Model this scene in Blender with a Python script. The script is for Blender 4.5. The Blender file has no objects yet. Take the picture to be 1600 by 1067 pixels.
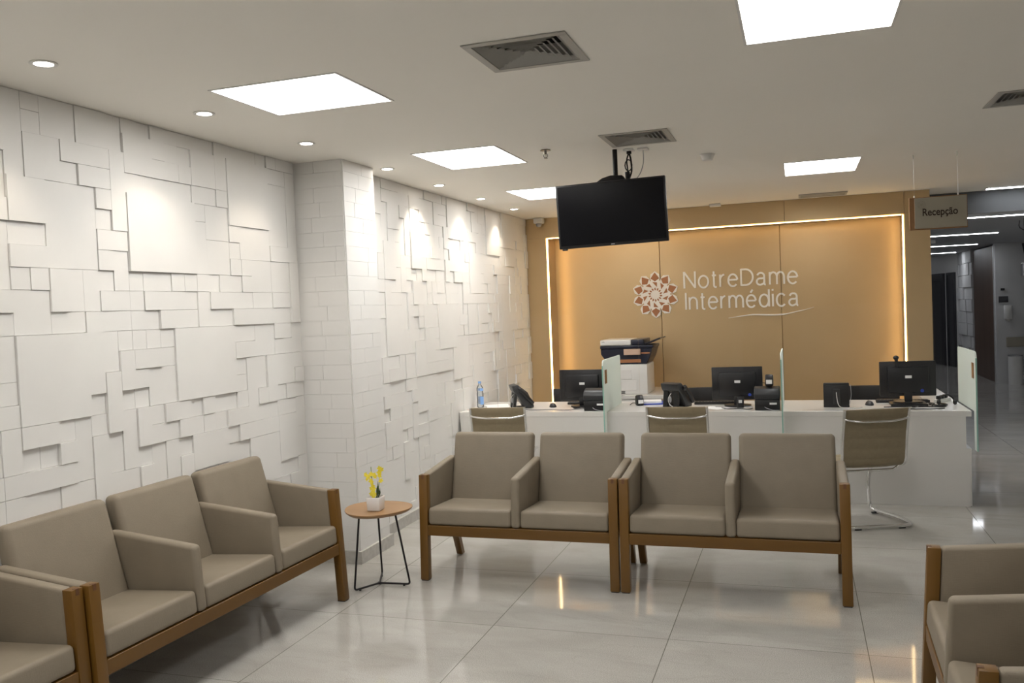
import bpy, bmesh, math, random
from mathutils import Vector, Matrix
PI = math.pi
R = math.radians
C = bpy.context.scene.collection
S = bpy.context.scene

# ------------------------------------------------------------------ camera
yaw, pit, rol = R(-18.2789), R(-2.0997), R(-2.3747)
fwd = Vector((math.sin(yaw)*math.cos(pit), math.cos(yaw)*math.cos(pit), math.sin(pit)))
rgt = Vector((math.cos(yaw), -math.sin(yaw), 0))
upv = rgt.cross(fwd)
r2 = math.cos(rol)*rgt + math.sin(rol)*upv
u2 = -math.sin(rol)*rgt + math.cos(rol)*upv
cam = bpy.data.cameras.new('camera')
cam.sensor_width = 36.0
cam.lens = 1357.12/1600*36
cam.clip_start = 0.05
cam.clip_end = 200
camo = bpy.data.objects.new('camera', cam)
C.objects.link(camo)
m = Matrix((( r2.x, u2.x, -fwd.x, 3.0107), (r2.y, u2.y, -fwd.y, 0.0), (r2.z, u2.z, -fwd.z, 1.68), (0, 0, 0, 1)))
camo.matrix_world = m
S.camera = camo

# ------------------------------------------------------------------ world, exposure
W = bpy.data.worlds.new('world')
S.world = W
W.use_nodes = True
W.node_tree.nodes['Background'].inputs[0].default_value = (0.5, 0.5, 0.55, 1)
W.node_tree.nodes['Background'].inputs[1].default_value = 0.02
S.view_settings.view_transform = 'Standard'
S.view_settings.look = 'None'
S.view_settings.gamma = 1
S.view_settings.use_curve_mapping = False
S.view_settings.exposure = 1.08
PANEL_E = 9.0        # ceiling panels
SPOT_W = 20.0         # downlights
LED_E = 6.5         # warm cove strips
STRIP_E = 12        # corridor strips

H = 2.734            # ceiling height
YG = 9.856           # front of gold frame
YP = 10.25           # recessed gold panel

# ------------------------------------------------------------------ materials
def mat(name, col, rough=0.5, metal=0.0, spec=0.5, emit=None, es=0.0, coat=0.0):
    M = bpy.data.materials.new(name)
    M.use_nodes = True
    b = M.node_tree.nodes['Principled BSDF']
    b.inputs['Base Color'].default_value = (*col, 1)
    b.inputs['Roughness'].default_value = rough
    b.inputs['Metallic'].default_value = metal
    b.inputs['Specular IOR Level'].default_value = spec
    b.inputs['Coat Weight'].default_value = coat
    if emit:
        b.inputs['Emission Color'].default_value = (*emit, 1)
        b.inputs['Emission Strength'].default_value = es
    return M

def N(M, t, **k):
    n = M.node_tree.nodes.new(t)
    for a, v in k.items():
        if a.startswith('_'):
            setattr(n, a[1:], v)
        else:
            n.inputs[a].default_value = v
    return n

def L(M, a, b):
    M.node_tree.links.new(a, b)

def noisy(M, c1, c2, scale=20, stretch=(1, 1, 1), bump=0.0, detail=4, coord='Object', lo=0.3, hi=0.7, bscale=None):
    """vary a material's base colour between c1 and c2 with a noise, optional bump"""
    b = M.node_tree.nodes['Principled BSDF']
    tc = N(M, 'ShaderNodeTexCoord')
    mp = N(M, 'ShaderNodeMapping')
    mp.inputs['Scale'].default_value = stretch
    L(M, tc.outputs[coord], mp.inputs['Vector'])
    no = N(M, 'ShaderNodeTexNoise', Scale=scale, Detail=detail)
    L(M, mp.outputs[0], no.inputs['Vector'])
    cr = N(M, 'ShaderNodeValToRGB')
    cr.color_ramp.elements[0].position = lo
    cr.color_ramp.elements[1].position = hi
    cr.color_ramp.elements[0].color = (*c1, 1)
    cr.color_ramp.elements[1].color = (*c2, 1)
    L(M, no.outputs['Fac'], cr.inputs[0])
    L(M, cr.outputs[0], b.inputs['Base Color'])
    if bump:
        n2 = N(M, 'ShaderNodeTexNoise', Scale=bscale or scale*4, Detail=2)
        L(M, mp.outputs[0], n2.inputs['Vector'])
        bp = N(M, 'ShaderNodeBump', Strength=bump, Distance=0.002)
        L(M, n2.outputs['Fac'], bp.inputs['Height'])
        L(M, bp.outputs[0], b.inputs['Normal'])
    return M

M_wall = noisy(mat('white_paint', (.8, .79, .77), .55), (.74, .73, .71), (.775, .765, .745), 3, bump=.05, bscale=60)
M_ceil = noisy(mat('ceiling_paint', (.78, .76, .72), .8), (.88, .855, .80), (.895, .87, .815), 1.2)
M_cor_ceil = mat('corridor_ceiling_paint', (.42, .43, .45), .7)
M_grey = noisy(mat('grey_wall_paint', (.5, .5, .5), .7), (.56, .56, .56), (.62, .62, .62), 2)
M_fabric = noisy(mat('taupe_vinyl', (.36, .30, .235), .52, spec=.28), (.232, .194, .145), (.250, .210, .158), 9, bump=.25, bscale=900)
def weave(M, sc=420):
    """fine crossed threads as a bump"""
    b_ = M.node_tree.nodes['Principled BSDF']
    tc = N(M, 'ShaderNodeTexCoord')
    w1 = N(M, 'ShaderNodeTexNoise', Scale=1, Detail=1); w2 = N(M, 'ShaderNodeTexNoise', Scale=1, Detail=1)
    for w, v in ((w1, (30, 30, sc)), (w2, (sc, sc, 30))):
        mp_ = N(M, 'ShaderNodeMapping'); mp_.inputs['Scale'].default_value = v
        L(M, tc.outputs['Object'], mp_.inputs[0]); L(M, mp_.outputs[0], w.inputs['Vector'])
    ad_ = N(M, 'ShaderNodeMath', _operation='ADD')
    L(M, w1.outputs['Fac'], ad_.inputs[0]); L(M, w2.outputs['Fac'], ad_.inputs[1])
    bp_ = N(M, 'ShaderNodeBump', Strength=.35, Distance=.0015)
    L(M, ad_.outputs[0], bp_.inputs['Height']); L(M, bp_.outputs[0], b_.inputs['Normal'])
weave(M_fabric)
M_wood = noisy(mat('honey_wood', (.4, .2, .06), .38), (.11, .050, .007), (.18, .086, .012), 5, (1, 1, .12), bump=.05, lo=.25, hi=.75)
M_woodx = noisy(mat('honey_wood_rail', (.4, .2, .06), .38), (.11, .050, .007), (.18, .086, .012), 5, (.12, 1, 1), bump=.05, lo=.25, hi=.75)
M_wooddark = mat('wood_end_grain', (.12, .05, .018), .5)
M_top = noisy(mat('table_veneer', (.5, .28, .12), .35), (.30, .165, .07), (.37, .215, .10), 6, (.15, 1, 1), lo=.25, hi=.75)
M_black = mat('black_plastic', (.008, .008, .010), .4)
M_blackm = mat('black_metal', (.012, .01, .012), .45, metal=.3)
M_screen = mat('dark_screen', (.003, .003, .005), .15, spec=.3)
M_dgrey = mat('charcoal_plastic', (.028, .03, .034), .4)
M_sil = mat('silver_plastic', (.4, .4, .42), .35, metal=.6)
M_chrome = mat('chrome', (.8, .8, .8), .1, metal=1)
M_mesh = noisy(mat('olive_brown_sling', (.17, .125, .065), .55), (.25, .20, .125), (.28, .23, .145), 40, bump=.08, bscale=300)
M_lam = mat('white_laminate', (.72, .71, .69), .2)
M_white = mat('white_plastic', (.75, .74, .72), .4)
M_wgrey = mat('vent_paint', (.42, .41, .385), .5)
M_louv = mat('louvre_paint', (.62, .61, .58), .5)
M_dark = mat('dark_void', (.006, .006, .006), .9)
M_paper = mat('paper', (.82, .82, .82), .7)
M_blue = mat('blue_plastic', (.03, .07, .45), .4)
M_ltblue = mat('blue_label', (.22, .42, .8), .4)
M_base = noisy(mat('grey_stone', (.42, .4, .37), .35), (.44, .425, .395), (.53, .515, .485), 30)
M_emitw = mat('light_diffuser', (.9, .9, .9), .5, emit=(1, .985, .955), es=PANEL_E)
M_emits = mat('downlight_lens', (.9, .9, .9), .5, emit=(1, .93, .84), es=22)
M_emitl = mat('warm_led', (.9, .8, .6), .5, emit=(1, .70, .34), es=LED_E)
M_emitc = mat('corridor_led', (.9, .9, .9), .5, emit=(.92, .95, 1), es=STRIP_E)
M_copper = mat('copper_inlay', (.40, .17, .07), .5)
M_logo = mat('brushed_white', (.9, .89, .86), .4)
M_pot = mat('white_ceramic', (.78, .75, .73), .25)
M_dullm = mat('dull_nickel', (.25, .24, .22), .4, metal=.8)
M_soil = mat('soil', (.03, .02, .01), .9)
M_yel = mat('yellow_petal', (.88, .74, .06), .5)
M_green = mat('leaf_green', (.03, .06, .015), .5)
M_stem = mat('stem_green', (.2, .28, .04), .5)
M_brown = mat('brown_board', (.26, .13, .05), .5)
M_plate = mat('sign_plate', (.34, .31, .245), .35)
M_text = mat('dark_brown_ink', (.03, .014, .008), .6)
M_doorg = mat('dark_grey_door', (.035, .035, .04), .35)
M_cwood = noisy(mat('dark_wood_panel', (.10, .055, .035), .4), (.075, .04, .025), (.125, .07, .045), 4, (1, 1, .1))
M_navy = mat('navy_plastic', (.012, .014, .03), .3)

# satin gold laminate
M_gold = mat('satin_gold', (.60, .385, .165), .34, metal=.45)
noisy(M_gold, (.56, .41, .225), (.59, .435, .245), 2.0, (1, 1, 1))

# frosted and clear glass
def glassmat(name, col, frost, trans):
    M = bpy.data.materials.new(name)
    M.use_nodes = True
    nt = M.node_tree
    nt.nodes.clear()
    out = N(M, 'ShaderNodeOutputMaterial')
    tr = N(M, 'ShaderNodeBsdfTransparent', Color=(*trans, 1))
    gl = N(M, 'ShaderNodeBsdfGlossy', Roughness=.03, Color=(.9, .9, .9, 1))
    fr = N(M, 'ShaderNodeFresnel', IOR=1.45 if frost else 1.2)
    mx = N(M, 'ShaderNodeMixShader')
    L(M, fr.outputs[0], mx.inputs[0])
    last = tr.outputs[0]
    if frost > 0:
        df = N(M, 'ShaderNodeBsdfDiffuse', Color=(*col, 1))
        tl = N(M, 'ShaderNodeBsdfTranslucent', Color=(*col, 1))
        m0 = N(M, 'ShaderNodeMixShader', Fac=.3)
        L(M, df.outputs[0], m0.inputs[1]); L(M, tl.outputs[0], m0.inputs[2])
        m1 = N(M, 'ShaderNodeMixShader', Fac=frost)
        L(M, tr.outputs[0], m1.inputs[1]); L(M, m0.outputs[0], m1.inputs[2])
        last = m1.outputs[0]
    if frost > .5:
        L(M, last, out.inputs['Surface'])
        return M
    L(M, last, mx.inputs[1]); L(M, gl.outputs[0], mx.inputs[2])
    L(M, mx.outputs[0], out.inputs['Surface'])
    return M
M_frost = glassmat('frosted_glass', (.86, .92, .88), .88, (.88, .96, .93))
M_clear = glassmat('clear_acrylic', (1, 1, 1), 0, (1, 1, 1))
M_pet = glassmat('bottle_plastic', (.8, .85, .9), .22, (.92, .95, .97))
M_edge = mat('glass_edge', (.30, .52, .46), .2)

# polished stone floor, slabs of 0.93 m
def floor_mat():
    M = mat('polished_stone_floor', (.5, .48, .44), .12, spec=.8)
    b = M.node_tree.nodes['Principled BSDF']
    g = N(M, 'ShaderNodeNewGeometry')
    sp = N(M, 'ShaderNodeSeparateXYZ')
    L(M, g.outputs['Position'], sp.inputs[0])
    def line(out, off, per, w):
        a = N(M, 'ShaderNodeMath', _operation='ADD'); a.inputs[1].default_value = off
        L(M, out, a.inputs[0])
        p = N(M, 'ShaderNodeMath', _operation='PINGPONG'); p.inputs[1].default_value = per/2
        L(M, a.outputs[0], p.inputs[0])
        c = N(M, 'ShaderNodeMath', _operation='LESS_THAN'); c.inputs[1].default_value = w
        L(M, p.outputs[0], c.inputs[0])
        return c.outputs[0]
    l1 = line(sp.outputs[0], -1.42+.93*10, .93, .0022)
    l2 = line(sp.outputs[1], -4.30+.93*10, .93, .0018)
    mxl = N(M, 'ShaderNodeMath', _operation='MAXIMUM')
    L(M, l1, mxl.inputs[0]); L(M, l2, mxl.inputs[1])
    # slab tone
    def cell(out, off):
        a = N(M, 'ShaderNodeMath', _operation='ADD'); a.inputs[1].default_value = off
        L(M, out, a.inputs[0])
        d = N(M, 'ShaderNodeMath', _operation='DIVIDE'); d.inputs[1].default_value = .93
        L(M, a.outputs[0], d.inputs[0])
        f = N(M, 'ShaderNodeMath', _operation='FLOOR')
        L(M, d.outputs[0], f.inputs[0])
        return f.outputs[0]
    cb = N(M, 'ShaderNodeCombineXYZ')
    L(M, cell(sp.outputs[0], -1.42+9.3), cb.inputs[0]); L(M, cell(sp.outputs[1], -4.30+9.3), cb.inputs[1])
    wn = N(M, 'ShaderNodeTexWhiteNoise')
    L(M, cb.outputs[0], wn.inputs['Vector'])
    ad = N(M, 'ShaderNodeVectorMath', _operation='MULTIPLY_ADD')
    ad.inputs[1].default_value = (5, 5, 5)
    L(M, wn.outputs['Color'], ad.inputs[0]); L(M, g.outputs['Position'], ad.inputs[2])
    n1 = N(M, 'ShaderNodeTexNoise', Scale=2.2, Detail=6, Roughness=.6, Distortion=.6)
    mp = N(M, 'ShaderNodeMapping'); mp.inputs['Scale'].default_value = (.7, 1.8, 1); mp.inputs['Rotation'].default_value = (0, 0, .5)
    L(M, ad.outputs[0], mp.inputs[0]); L(M, mp.outputs[0], n1.inputs['Vector'])
    n2 = N(M, 'ShaderNodeTexNoise', Scale=240, Detail=2, Roughness=.7)
    L(M, g.outputs['Position'], n2.inputs['Vector'])
    r1 = N(M, 'ShaderNodeValToRGB')
    r1.color_ramp.elements[0].position = .35; r1.color_ramp.elements[0].color = (.42, .402, .372, 1)
    r1.color_ramp.elements[1].position = .65; r1.color_ramp.elements[1].color = (.495, .478, .445, 1)
    L(M, n1.outputs['Fac'], r1.inputs[0])
    r2_ = N(M, 'ShaderNodeValToRGB')
    r2_.color_ramp.elements[0].position = .3; r2_.color_ramp.elements[0].color = (.62, .62, .62, 1)
    r2_.color_ramp.elements[1].position = .62; r2_.color_ramp.elements[1].color = (1.12, 1.12, 1.12, 1)
    L(M, n2.outputs['Fac'], r2_.inputs[0])
    mu = N(M, 'ShaderNodeMix', _data_type='RGBA', _blend_type='MULTIPLY'); mu.inputs[0].default_value = 1
    L(M, r1.outputs[0], mu.inputs[6]); L(M, r2_.outputs[0], mu.inputs[7])
    # thin dark veins
    n3 = N(M, 'ShaderNodeTexNoise', Scale=1.3, Detail=5, Roughness=.55, Distortion=1.2)
    L(M, mp.outputs[0], n3.inputs['Vector'])
    r3 = N(M, 'ShaderNodeValToRGB')
    e = r3.color_ramp.elements
    e[0].position = .490; e[0].color = (0, 0, 0, 1)
    e[1].position = .512; e[1].color = (0, 0, 0, 1)
    k = e.new(.501); k.color = (.16, .16, .16, 1)
    L(M, n3.outputs['Fac'], r3.inputs[0])
    mv = N(M, 'ShaderNodeMix', _data_type='RGBA'); mv.inputs[7].default_value = (.24, .235, .2, 1)
    L(M, r3.outputs[0], mv.inputs[0]); L(M, mu.outputs[2], mv.inputs[6])
    mj = N(M, 'ShaderNodeMix', _data_type='RGBA'); mj.inputs[7].default_value = (.17, .16, .14, 1)
    L(M, mxl.outputs[0], mj.inputs[0]); L(M, mv.outputs[2], mj.inputs[6])
    L(M, mj.outputs[2], b.inputs['Base Color'])
    rr = N(M, 'ShaderNodeMapRange'); rr.inputs[3].default_value = .035; rr.inputs[4].default_value = .09
    L(M, n1.outputs['Fac'], rr.inputs[0]); L(M, rr.outputs[0], b.inputs['Roughness'])
    return M
M_floor = floor_mat()

# ------------------------------------------------------------------ mesh helpers
def new():
    return bmesh.new()

def box(bm, x0, x1, y0, y1, z0, z1, bev=0.0, seg=2, mtx=None, mi=0):
    r = bmesh.ops.create_cube(bm, size=1)
    vs = r['verts']
    for v in vs:
        v.co = Vector(((x0+x1)/2+v.co.x*(x1-x0), (y0+y1)/2+v.co.y*(y1-y0), (z0+z1)/2+v.co.z*(z1-z0)))
    fs = set(f for v in vs for f in v.link_faces)
    for f in fs: f.material_index = mi
    if bev:
        es = list(set(e for v in vs for e in v.link_edges))
        q = bmesh.ops.bevel(bm, geom=es, offset=bev, segments=seg, affect='EDGES', profile=.5)
        vs = list(set(v for f in q['faces'] for v in f.verts) | set(v for v in vs if v.is_valid))
    if mtx:
        for v in vs: v.co = mtx @ v.co
    return vs

def prism(bm, pts, a0, a1, axis='x', bev=0.0, seg=2, mtx=None):
    """polygon pts extruded along an axis; pts are (y,z) for x, (x,z) for y, (x,y) for z"""
    def P(p, a):
        return {'x': (a, p[0], p[1]), 'y': (p[0], a, p[1]), 'z': (p[0], p[1], a)}[axis]
    A = [bm.verts.new(P(p, a0)) for p in pts]
    B = [bm.verts.new(P(p, a1)) for p in pts]
    fs = [bm.faces.new(A), bm.faces.new(B[::-1])]
    n = len(pts)
    for i in range(n):
        j = (i+1) % n
        fs.append(bm.faces.new((A[j], A[i], B[i], B[j])))
    bmesh.ops.recalc_face_normals(bm, faces=fs)
    vs = A+B
    if bev:
        es = list(set(e for f in fs[:2] for e in f.edges) | set(e for v in vs for e in v.link_edges))
        q = bmesh.ops.bevel(bm, geom=es, offset=bev, segments=seg, affect='EDGES', profile=.5)
        vs = list(set(v for f in q['faces'] for v in f.verts) | set(v for v in vs if v.is_valid))
    if mtx:
        for v in vs: v.co = mtx @ v.co
    return vs

def cyl(bm, c, r, h, n=24, r2=None, mtx=None):
    """upright cylinder standing on c"""
    q = bmesh.ops.create_cone(bm, cap_ends=True, segments=n, radius1=r, radius2=r if r2 is None else r2, depth=h)
    for v in q['verts']:
        v.co = v.co + Vector((c[0], c[1], c[2]+h/2))
        if mtx: v.co = mtx @ v.co
    return q['verts']

def sph(bm, c, r, sc=(1, 1, 1), n=16):
    q = bmesh.ops.create_uvsphere(bm, u_segments=n, v_segments=max(6, n//2), radius=r)
    for v in q['verts']:
        v.co = Vector((c[0]+v.co.x*sc[0], c[1]+v.co.y*sc[1], c[2]+v.co.z*sc[2]))
    return q['verts']

def fillet(pts, rad, n=5, closed=False):
    pts = [Vector(p) for p in pts]
    out = []
    m_ = len(pts)
    for i, p in enumerate(pts):
        if not closed and i in (0, m_-1):
            out.append(p); continue
        a = pts[i-1]; b = pts[(i+1) % m_]
        da = (a-p); db = (b-p)
        d = min(rad, da.length*.48, db.length*.48)
        s = p+da.normalized()*d; e = p+db.normalized()*d
        for k in range(n+1):
            t = k/n
            out.append((1-t)**2*s+2*t*(1-t)*p+t*t*e)
    return out

def tube(bm, pts, r, n=10, closed=False, flat=1.0):
    pts = [Vector(p) for p in pts]
    rings = []
    m_ = len(pts)
    up = None
    for i, p in enumerate(pts):
        if closed:
            t = pts[(i+1) % m_]-pts[i-1]
        else:
            t = pts[min(i+1, m_-1)]-pts[max(i-1, 0)]
        t.normalize()
        if up is None:
            up = Vector((0, 0, 1)) if abs(t.z) < .9 else Vector((0, 1, 0))
        s = t.cross(up)
        if s.length < 1e-6: s = t.cross(Vector((1, .3, .2)))
        s.normalize()
        w = s.cross(t).normalized()
        up = w
        rings.append([bm.verts.new(p+s*math.cos(2*PI*k/n)*r+w*math.sin(2*PI*k/n)*r*flat) for k in range(n)])
    for i in range(m_ if closed else m_-1):
        a = rings[i]; b = rings[(i+1) % m_]
        for k in range(n):
            bm.faces.new((a[k], a[(k+1) % n], b[(k+1) % n], b[k]))
    if not closed:
        bm.faces.new(rings[0][::-1]); bm.faces.new(rings[-1])
    return rings

def obj(name, bm, m_, parent=None, smooth=False, label=None):
    me = bpy.data.meshes.new(name)
    bmesh.ops.recalc_face_normals(bm, faces=bm.faces[:])
    bm.to_mesh(me); bm.free()
    for x in (m_ if isinstance(m_, (list, tuple)) else [m_]): me.materials.append(x)
    if smooth:
        for p in me.polygons: p.use_smooth = True
        try: me.set_sharp_from_angle(angle=R(38))
        except Exception: pass
    o = bpy.data.objects.new(name, me)
    C.objects.link(o)
    if parent: o.parent = parent
    if label: o['label'] = label
    return o

def tag(o, label, cat, group=None):
    o['label'] = label; o['category'] = cat
    if group: o['group'] = group
    return o

def thing(name, label, cat, loc=(0, 0, 0), rz=0, group=None):
    o = bpy.data.objects.new(name, None)
    o.empty_display_size = .1
    C.objects.link(o)
    o.location = loc; o.rotation_euler = (0, 0, rz)
    return tag(o, label, cat, group)

def struct(name, bm, m_, parent=None):
    o = obj(name, bm, m_, parent)
    o['kind'] = 'structure'
    return o

def dup(root, loc, rz, label, group=None):
    r = root.copy(); C.objects.link(r); r.location = loc; r.rotation_euler = (0, 0, rz)
    r['label'] = label
    if group: r['group'] = group
    for ch in list(root.children):
        c = ch.copy(); C.objects.link(c); c.parent = r
        for g in ch.children:
            d = g.copy(); C.objects.link(d); d.parent = c
    return r

# ------------------------------------------------------------------ room shell
bm = new(); box(bm, -.6, 9, -4, 30, -.1, 0); struct('floor', bm, M_floor)

PANELS = [(.49, 1.15, 3.37, 3.94), (.61, 1.20, 5.29, 6.02), (.57, 1.13, 7.36, 8.09), (2.93, 3.51, 7.16, 7.92), (2.83, 3.40, 3.10, 3.77), (.5, 1.1, 1.1, 1.7), (.5, 1.1, -1.2, -.6), (5.6, 6.2, 1.2, 1.8), (2.9, 3.5, -1.2, -.6)]  # last four panels are unseen, added to brighten ceiling and bench fronts
VENTS = [(1.78, 2.185, 3.27, 3.67), (1.88, 2.28, 5.33, 5.75), (4.07, 4.47, 5.29, 5.68)]
# ceiling built round its openings
holes = [(a+.0, b, c, d) for a, b, c, d in PANELS+VENTS]
xs = sorted(set([-.6, 9.0]+[h[0] for h in holes]+[h[1] for h in holes]))
ys = sorted(set([-4.0, 10.42]+[h[2] for h in holes]+[h[3] for h in holes]))
bm = new()
for i in range(len(xs)-1):
    for j in range(len(ys)-1):
        cx, cy = (xs[i]+xs[i+1])/2, (ys[j]+ys[j+1])/2
        if any(h[0] < cx < h[1] and h[2] < cy < h[3] for h in holes): continue
        v = [bm.verts.new((a, b, H)) for a, b in ((xs[i], ys[j]), (xs[i+1], ys[j]), (xs[i+1], ys[j+1]), (xs[i], ys[j+1]))]
        bm.faces.new(v)
bmesh.ops.remove_doubles(bm, verts=bm.verts[:], dist=1e-5)
q = bmesh.ops.extrude_face_region(bm, geom=bm.faces[:])
for v in q['geom']:
    if isinstance(v, bmesh.types.BMVert): v.co.z += .12
struct('ceiling', bm, M_ceil)
HC = 2.50
bm = new()
box(bm, 4.3, 9, 10.42, 30, HC, HC+.3)
struct('ceiling_corridor', bm, M_cor_ceil)
bm = new(); box(bm, 4.33, 9, 10.405, 10.419, HC, H); struct('trim_4', bm, mat('bulkhead_paint', (.075, .078, .08), .8))

bm = new(); box(bm, 8.9, 9.0, -4, 17.4, 0, H); struct('wall_right', bm, M_wall)
bm = new(); box(bm, -.6, 9, -4.1, -4, 0, H); struct('wall_front', bm, M_wall)
# corridor walls
bm = new(); box(bm, 6.37, 9, 17.45, 17.6, 0, HC); struct('wall_corridor_end', bm, M_grey)
bm = new(); box(bm, 6.36, 8.9, 17.43, 17.45, 0, .09); struct('baseboard_corridor', bm, M_grey)
bm = new(); box(bm, 6.375, 6.39, 17.6, 19.5, 0, HC-.03); struct('trim_2', bm, M_cwood)
bm = new(); box(bm, 6.36, 6.375, 17.56, 17.61, 0, HC-.03); struct('trim_3', bm, mat('aluminium_trim', (.5, .5, .5), .3, metal=.5))
# relief stone part
bm = new(); random.seed(4)
z = 0
while z < HC-.01:
    y = 19.5
    while y < 21.2:
        w = random.choice((.28, .4, .57)); w = min(w, 21.2-y)
        t = random.choice((0, .015, .03))
        box(bm, 6.36-t, 6.5, y+.004, y+w-.004, z+.004, min(z+.25, HC)-.004)
        y += w
    z += .25
struct('wall_corridor_relief', bm, M_grey)
def wall_seg(bm, p, q_, z0, z1, t=.1):
    d = Vector((q_[0]-p[0], q_[1]-p[1], 0)).normalized(); n = Vector((-d.y, d.x, 0))*-t
    P = [Vector((p[0], p[1], 0)), Vector((q_[0], q_[1], 0)), Vector((q_[0], q_[1], 0))+n, Vector((p[0], p[1], 0))+n]
    prism(bm, [(v.x, v.y) for v in P], z0, z1, 'z')
bm = new(); wall_seg(bm, (6.36, 21.2), (5.75, 24.0), 0, HC); wall_seg(bm, (5.75, 24.0), (5.3, 27), 0, HC)
struct('wall_corridor', bm, M_wall)
bm = new(); box(bm, 4.3, 6, 27, 27.1, 0, HC); struct('wall_far', bm, M_grey)
# doors in the far corridor
def far_door(n, p, q_, frame):
    par = bpy.data.objects.new('door_%d' % n, None); C.objects.link(par); par['kind'] = 'structure'
    p = Vector((p[0], p[1], 0)); q_ = Vector((q_[0], q_[1], 0))
    d = (q_-p).normalized(); nn = Vector((-d.y, d.x, 0))
    def slab(a, b, z0, z1, off, th):
        bm = new()
        A = p+d*a+nn*off; B = p+d*b+nn*off
        prism(bm, [(A.x, A.y), (B.x, B.y), ((B+nn*th).x, (B+nn*th).y), ((A+nn*th).x, (A+nn*th).y)], z0, z1, 'z')
        return bm
    l = (q_-p).length
    for a, b, z0, z1 in ((0, frame, 0, 2.1), (l-frame, l, 0, 2.1), (frame, l-frame, 2.1-frame*1.1, 2.1)):
        o = obj('door_frame', slab(a, b, z0, z1, 0.0, .05), M_doorg, par)
    o = obj('door_leaf', slab(frame, l-frame, 0, 2.1-frame, .005, .02), mat('door_leaf_grey', (.06, .062, .066), .3), par)
far_door(1, (6.21, 21.9), (5.98, 22.95), .16)
far_door(2, (6.335, 21.3), (6.245, 21.72), .05)

# ------------------------------------------------------------------ relief panel wall
def ygrid(c):
    """column index to metres along the wall"""
    if c <= 8: return 2.9+.1*c
    return 3.7+.1055*(c-8)
def zrow(r):
    return min(H, 2.755-.1*r)
TR = []   # traced panels: c0, c1, r0, r1(inclusive), level
def T(*a): TR.append(a)
for a in [(7,12,4,7,4),(3,6,2,2,3),(4,6,3,3,3),(5,6,4,4,3),(6,7,2,5,3),(2,5,4,7,1),(3,5,6,6,2),(5,6,5,5,1),(5,7,6,6,2),(5,6,7,7,2),(6,7,7,8,1),
 (0,2,4,5,3),(0,2,6,6,0),(0,2,7,7,2),(1,2,8,8,2),(2,3,8,9,3),(0,1,8,8,1),(1,2,1,1,1),(1,3,2,3,2),(2,4,0,1,1),(4,6,0,1,2),(3,4,3,3,1),(0,1,0,3,1),
 (7,9,1,2,3),(6,7,0,1,0),(7,8,0,0,1),(8,9,0,0,0),(9,10,0,1,2),(7,8,3,3,2),(8,9,3,3,1),(9,12,3,3,0),(12,14,3,3,1),(9,11,2,2,2),(12,14,1,2,2),(11,14,2,2,2),(10,11,1,1,1),(10,14,0,0,0),(11,12,1,1,0),(14,15,0,2,2),
 (15,16,0,0,1),(16,18,0,0,0),(18,19,0,0,0),(15,19,1,4,3),(14,15,3,3,2),(12,13,4,4,1),(13,15,4,5,1),(12,13,5,7,1),(15,16,5,5,2),(16,19,5,6,1),(19,21,1,1,1),(19,21,2,5,1),(19,21,6,6,2),(16,17,7,7,2),(17,19,7,8,1),
 (13,15,6,7,1),(11,12,8,8,2),(12,13,8,8,2),(13,14,8,8,0),(14,16,8,8,1),(7,8,8,8,1),(8,10,8,8,1),(10,11,8,8,2),(8,11,9,9,2),(9,10,10,10,3),(10,11,10,10,2),(8,9,10,10,0),(11,12,9,9,1),(12,13,9,10,2),(13,15,9,9,3),(13,15,10,10,1),(15,19,10,10,3),(15,17,9,9,1),(17,19,9,9,1),
 (5,6,9,9,2),(4,5,8,9,1),(3,4,8,9,1),(0,2,9,10,1),(6,7,9,9,1),(7,8,9,9,1),(5,7,10,10,1),(7,8,10,10,1),
 (0,4,11,14,3),(10,15,11,14,3),(8,9,11,11,1),(7,8,11,11,1),(9,10,11,11,1),(15,17,11,11,1),(15,16,12,12,3),(16,17,12,12,3),(17,19,11,12,1),(5,6,11,12,1),(6,7,12,13,3),(6,7,11,11,1),(7,9,12,12,3),(9,10,12,12,1),(7,8,13,13,2),(8,10,13,14,1),(7,8,14,14,0),(5,6,13,15,3),(6,7,14,14,0),(4,5,10,13,2),(4,5,14,14,0),(4,5,15,15,1),(4,5,16,20,2),
 (0,2,15,15,3),(2,3,15,15,1),(3,4,15,17,1),(2,3,16,16,3),(0,1,16,16,0),(1,2,16,16,0),(-1,3,17,17,2),(0,1,18,19,1),(1,2,18,19,0),(2,4,18,19,1),(-1,0,15,16,2),(-2,-1,13,13,1),(-2,0,14,14,2),(-3,0,11,12,1),
 (5,6,16,17,0),(6,7,15,17,1),(5,7,18,21,1),(7,8,15,16,3),(8,9,15,15,1),(8,9,16,16,2),(9,10,15,15,3),(10,11,15,15,2),(9,10,16,16,1),(10,11,16,16,3),(11,12,15,15,0),(11,12,16,16,1),(12,13,15,15,2),(12,13,16,16,1),(13,15,15,15,0),(13,14,16,16,1),(15,16,15,15,2),(14,16,16,16,3),(16,17,13,16,2),(16,19,17,17,2),(17,18,15,15,3),(18,19,13,15,3),(17,18,13,14,1),(17,19,16,16,1),(19,20,11,11,2),(20,21,11,11,0),(19,21,12,12,1),(19,21,13,14,2),(19,20,15,15,1),(20,21,15,15,2),(19,21,16,16,1),
 (7,8,17,17,0),(8,9,17,18,0),(9,10,17,19,1),(11,14,17,18,2),(10,11,17,17,0),(10,11,18,19,2),(14,15,17,17,1),(13,14,18,18,0),(14,16,18,20,0),(16,19,18,20,2),(19,21,17,19,2),(15,16,12,12,3),(15,17,13,14,1),(21,22,1,6,1),(21,22,7,10,2)]: T(*a)

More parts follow.
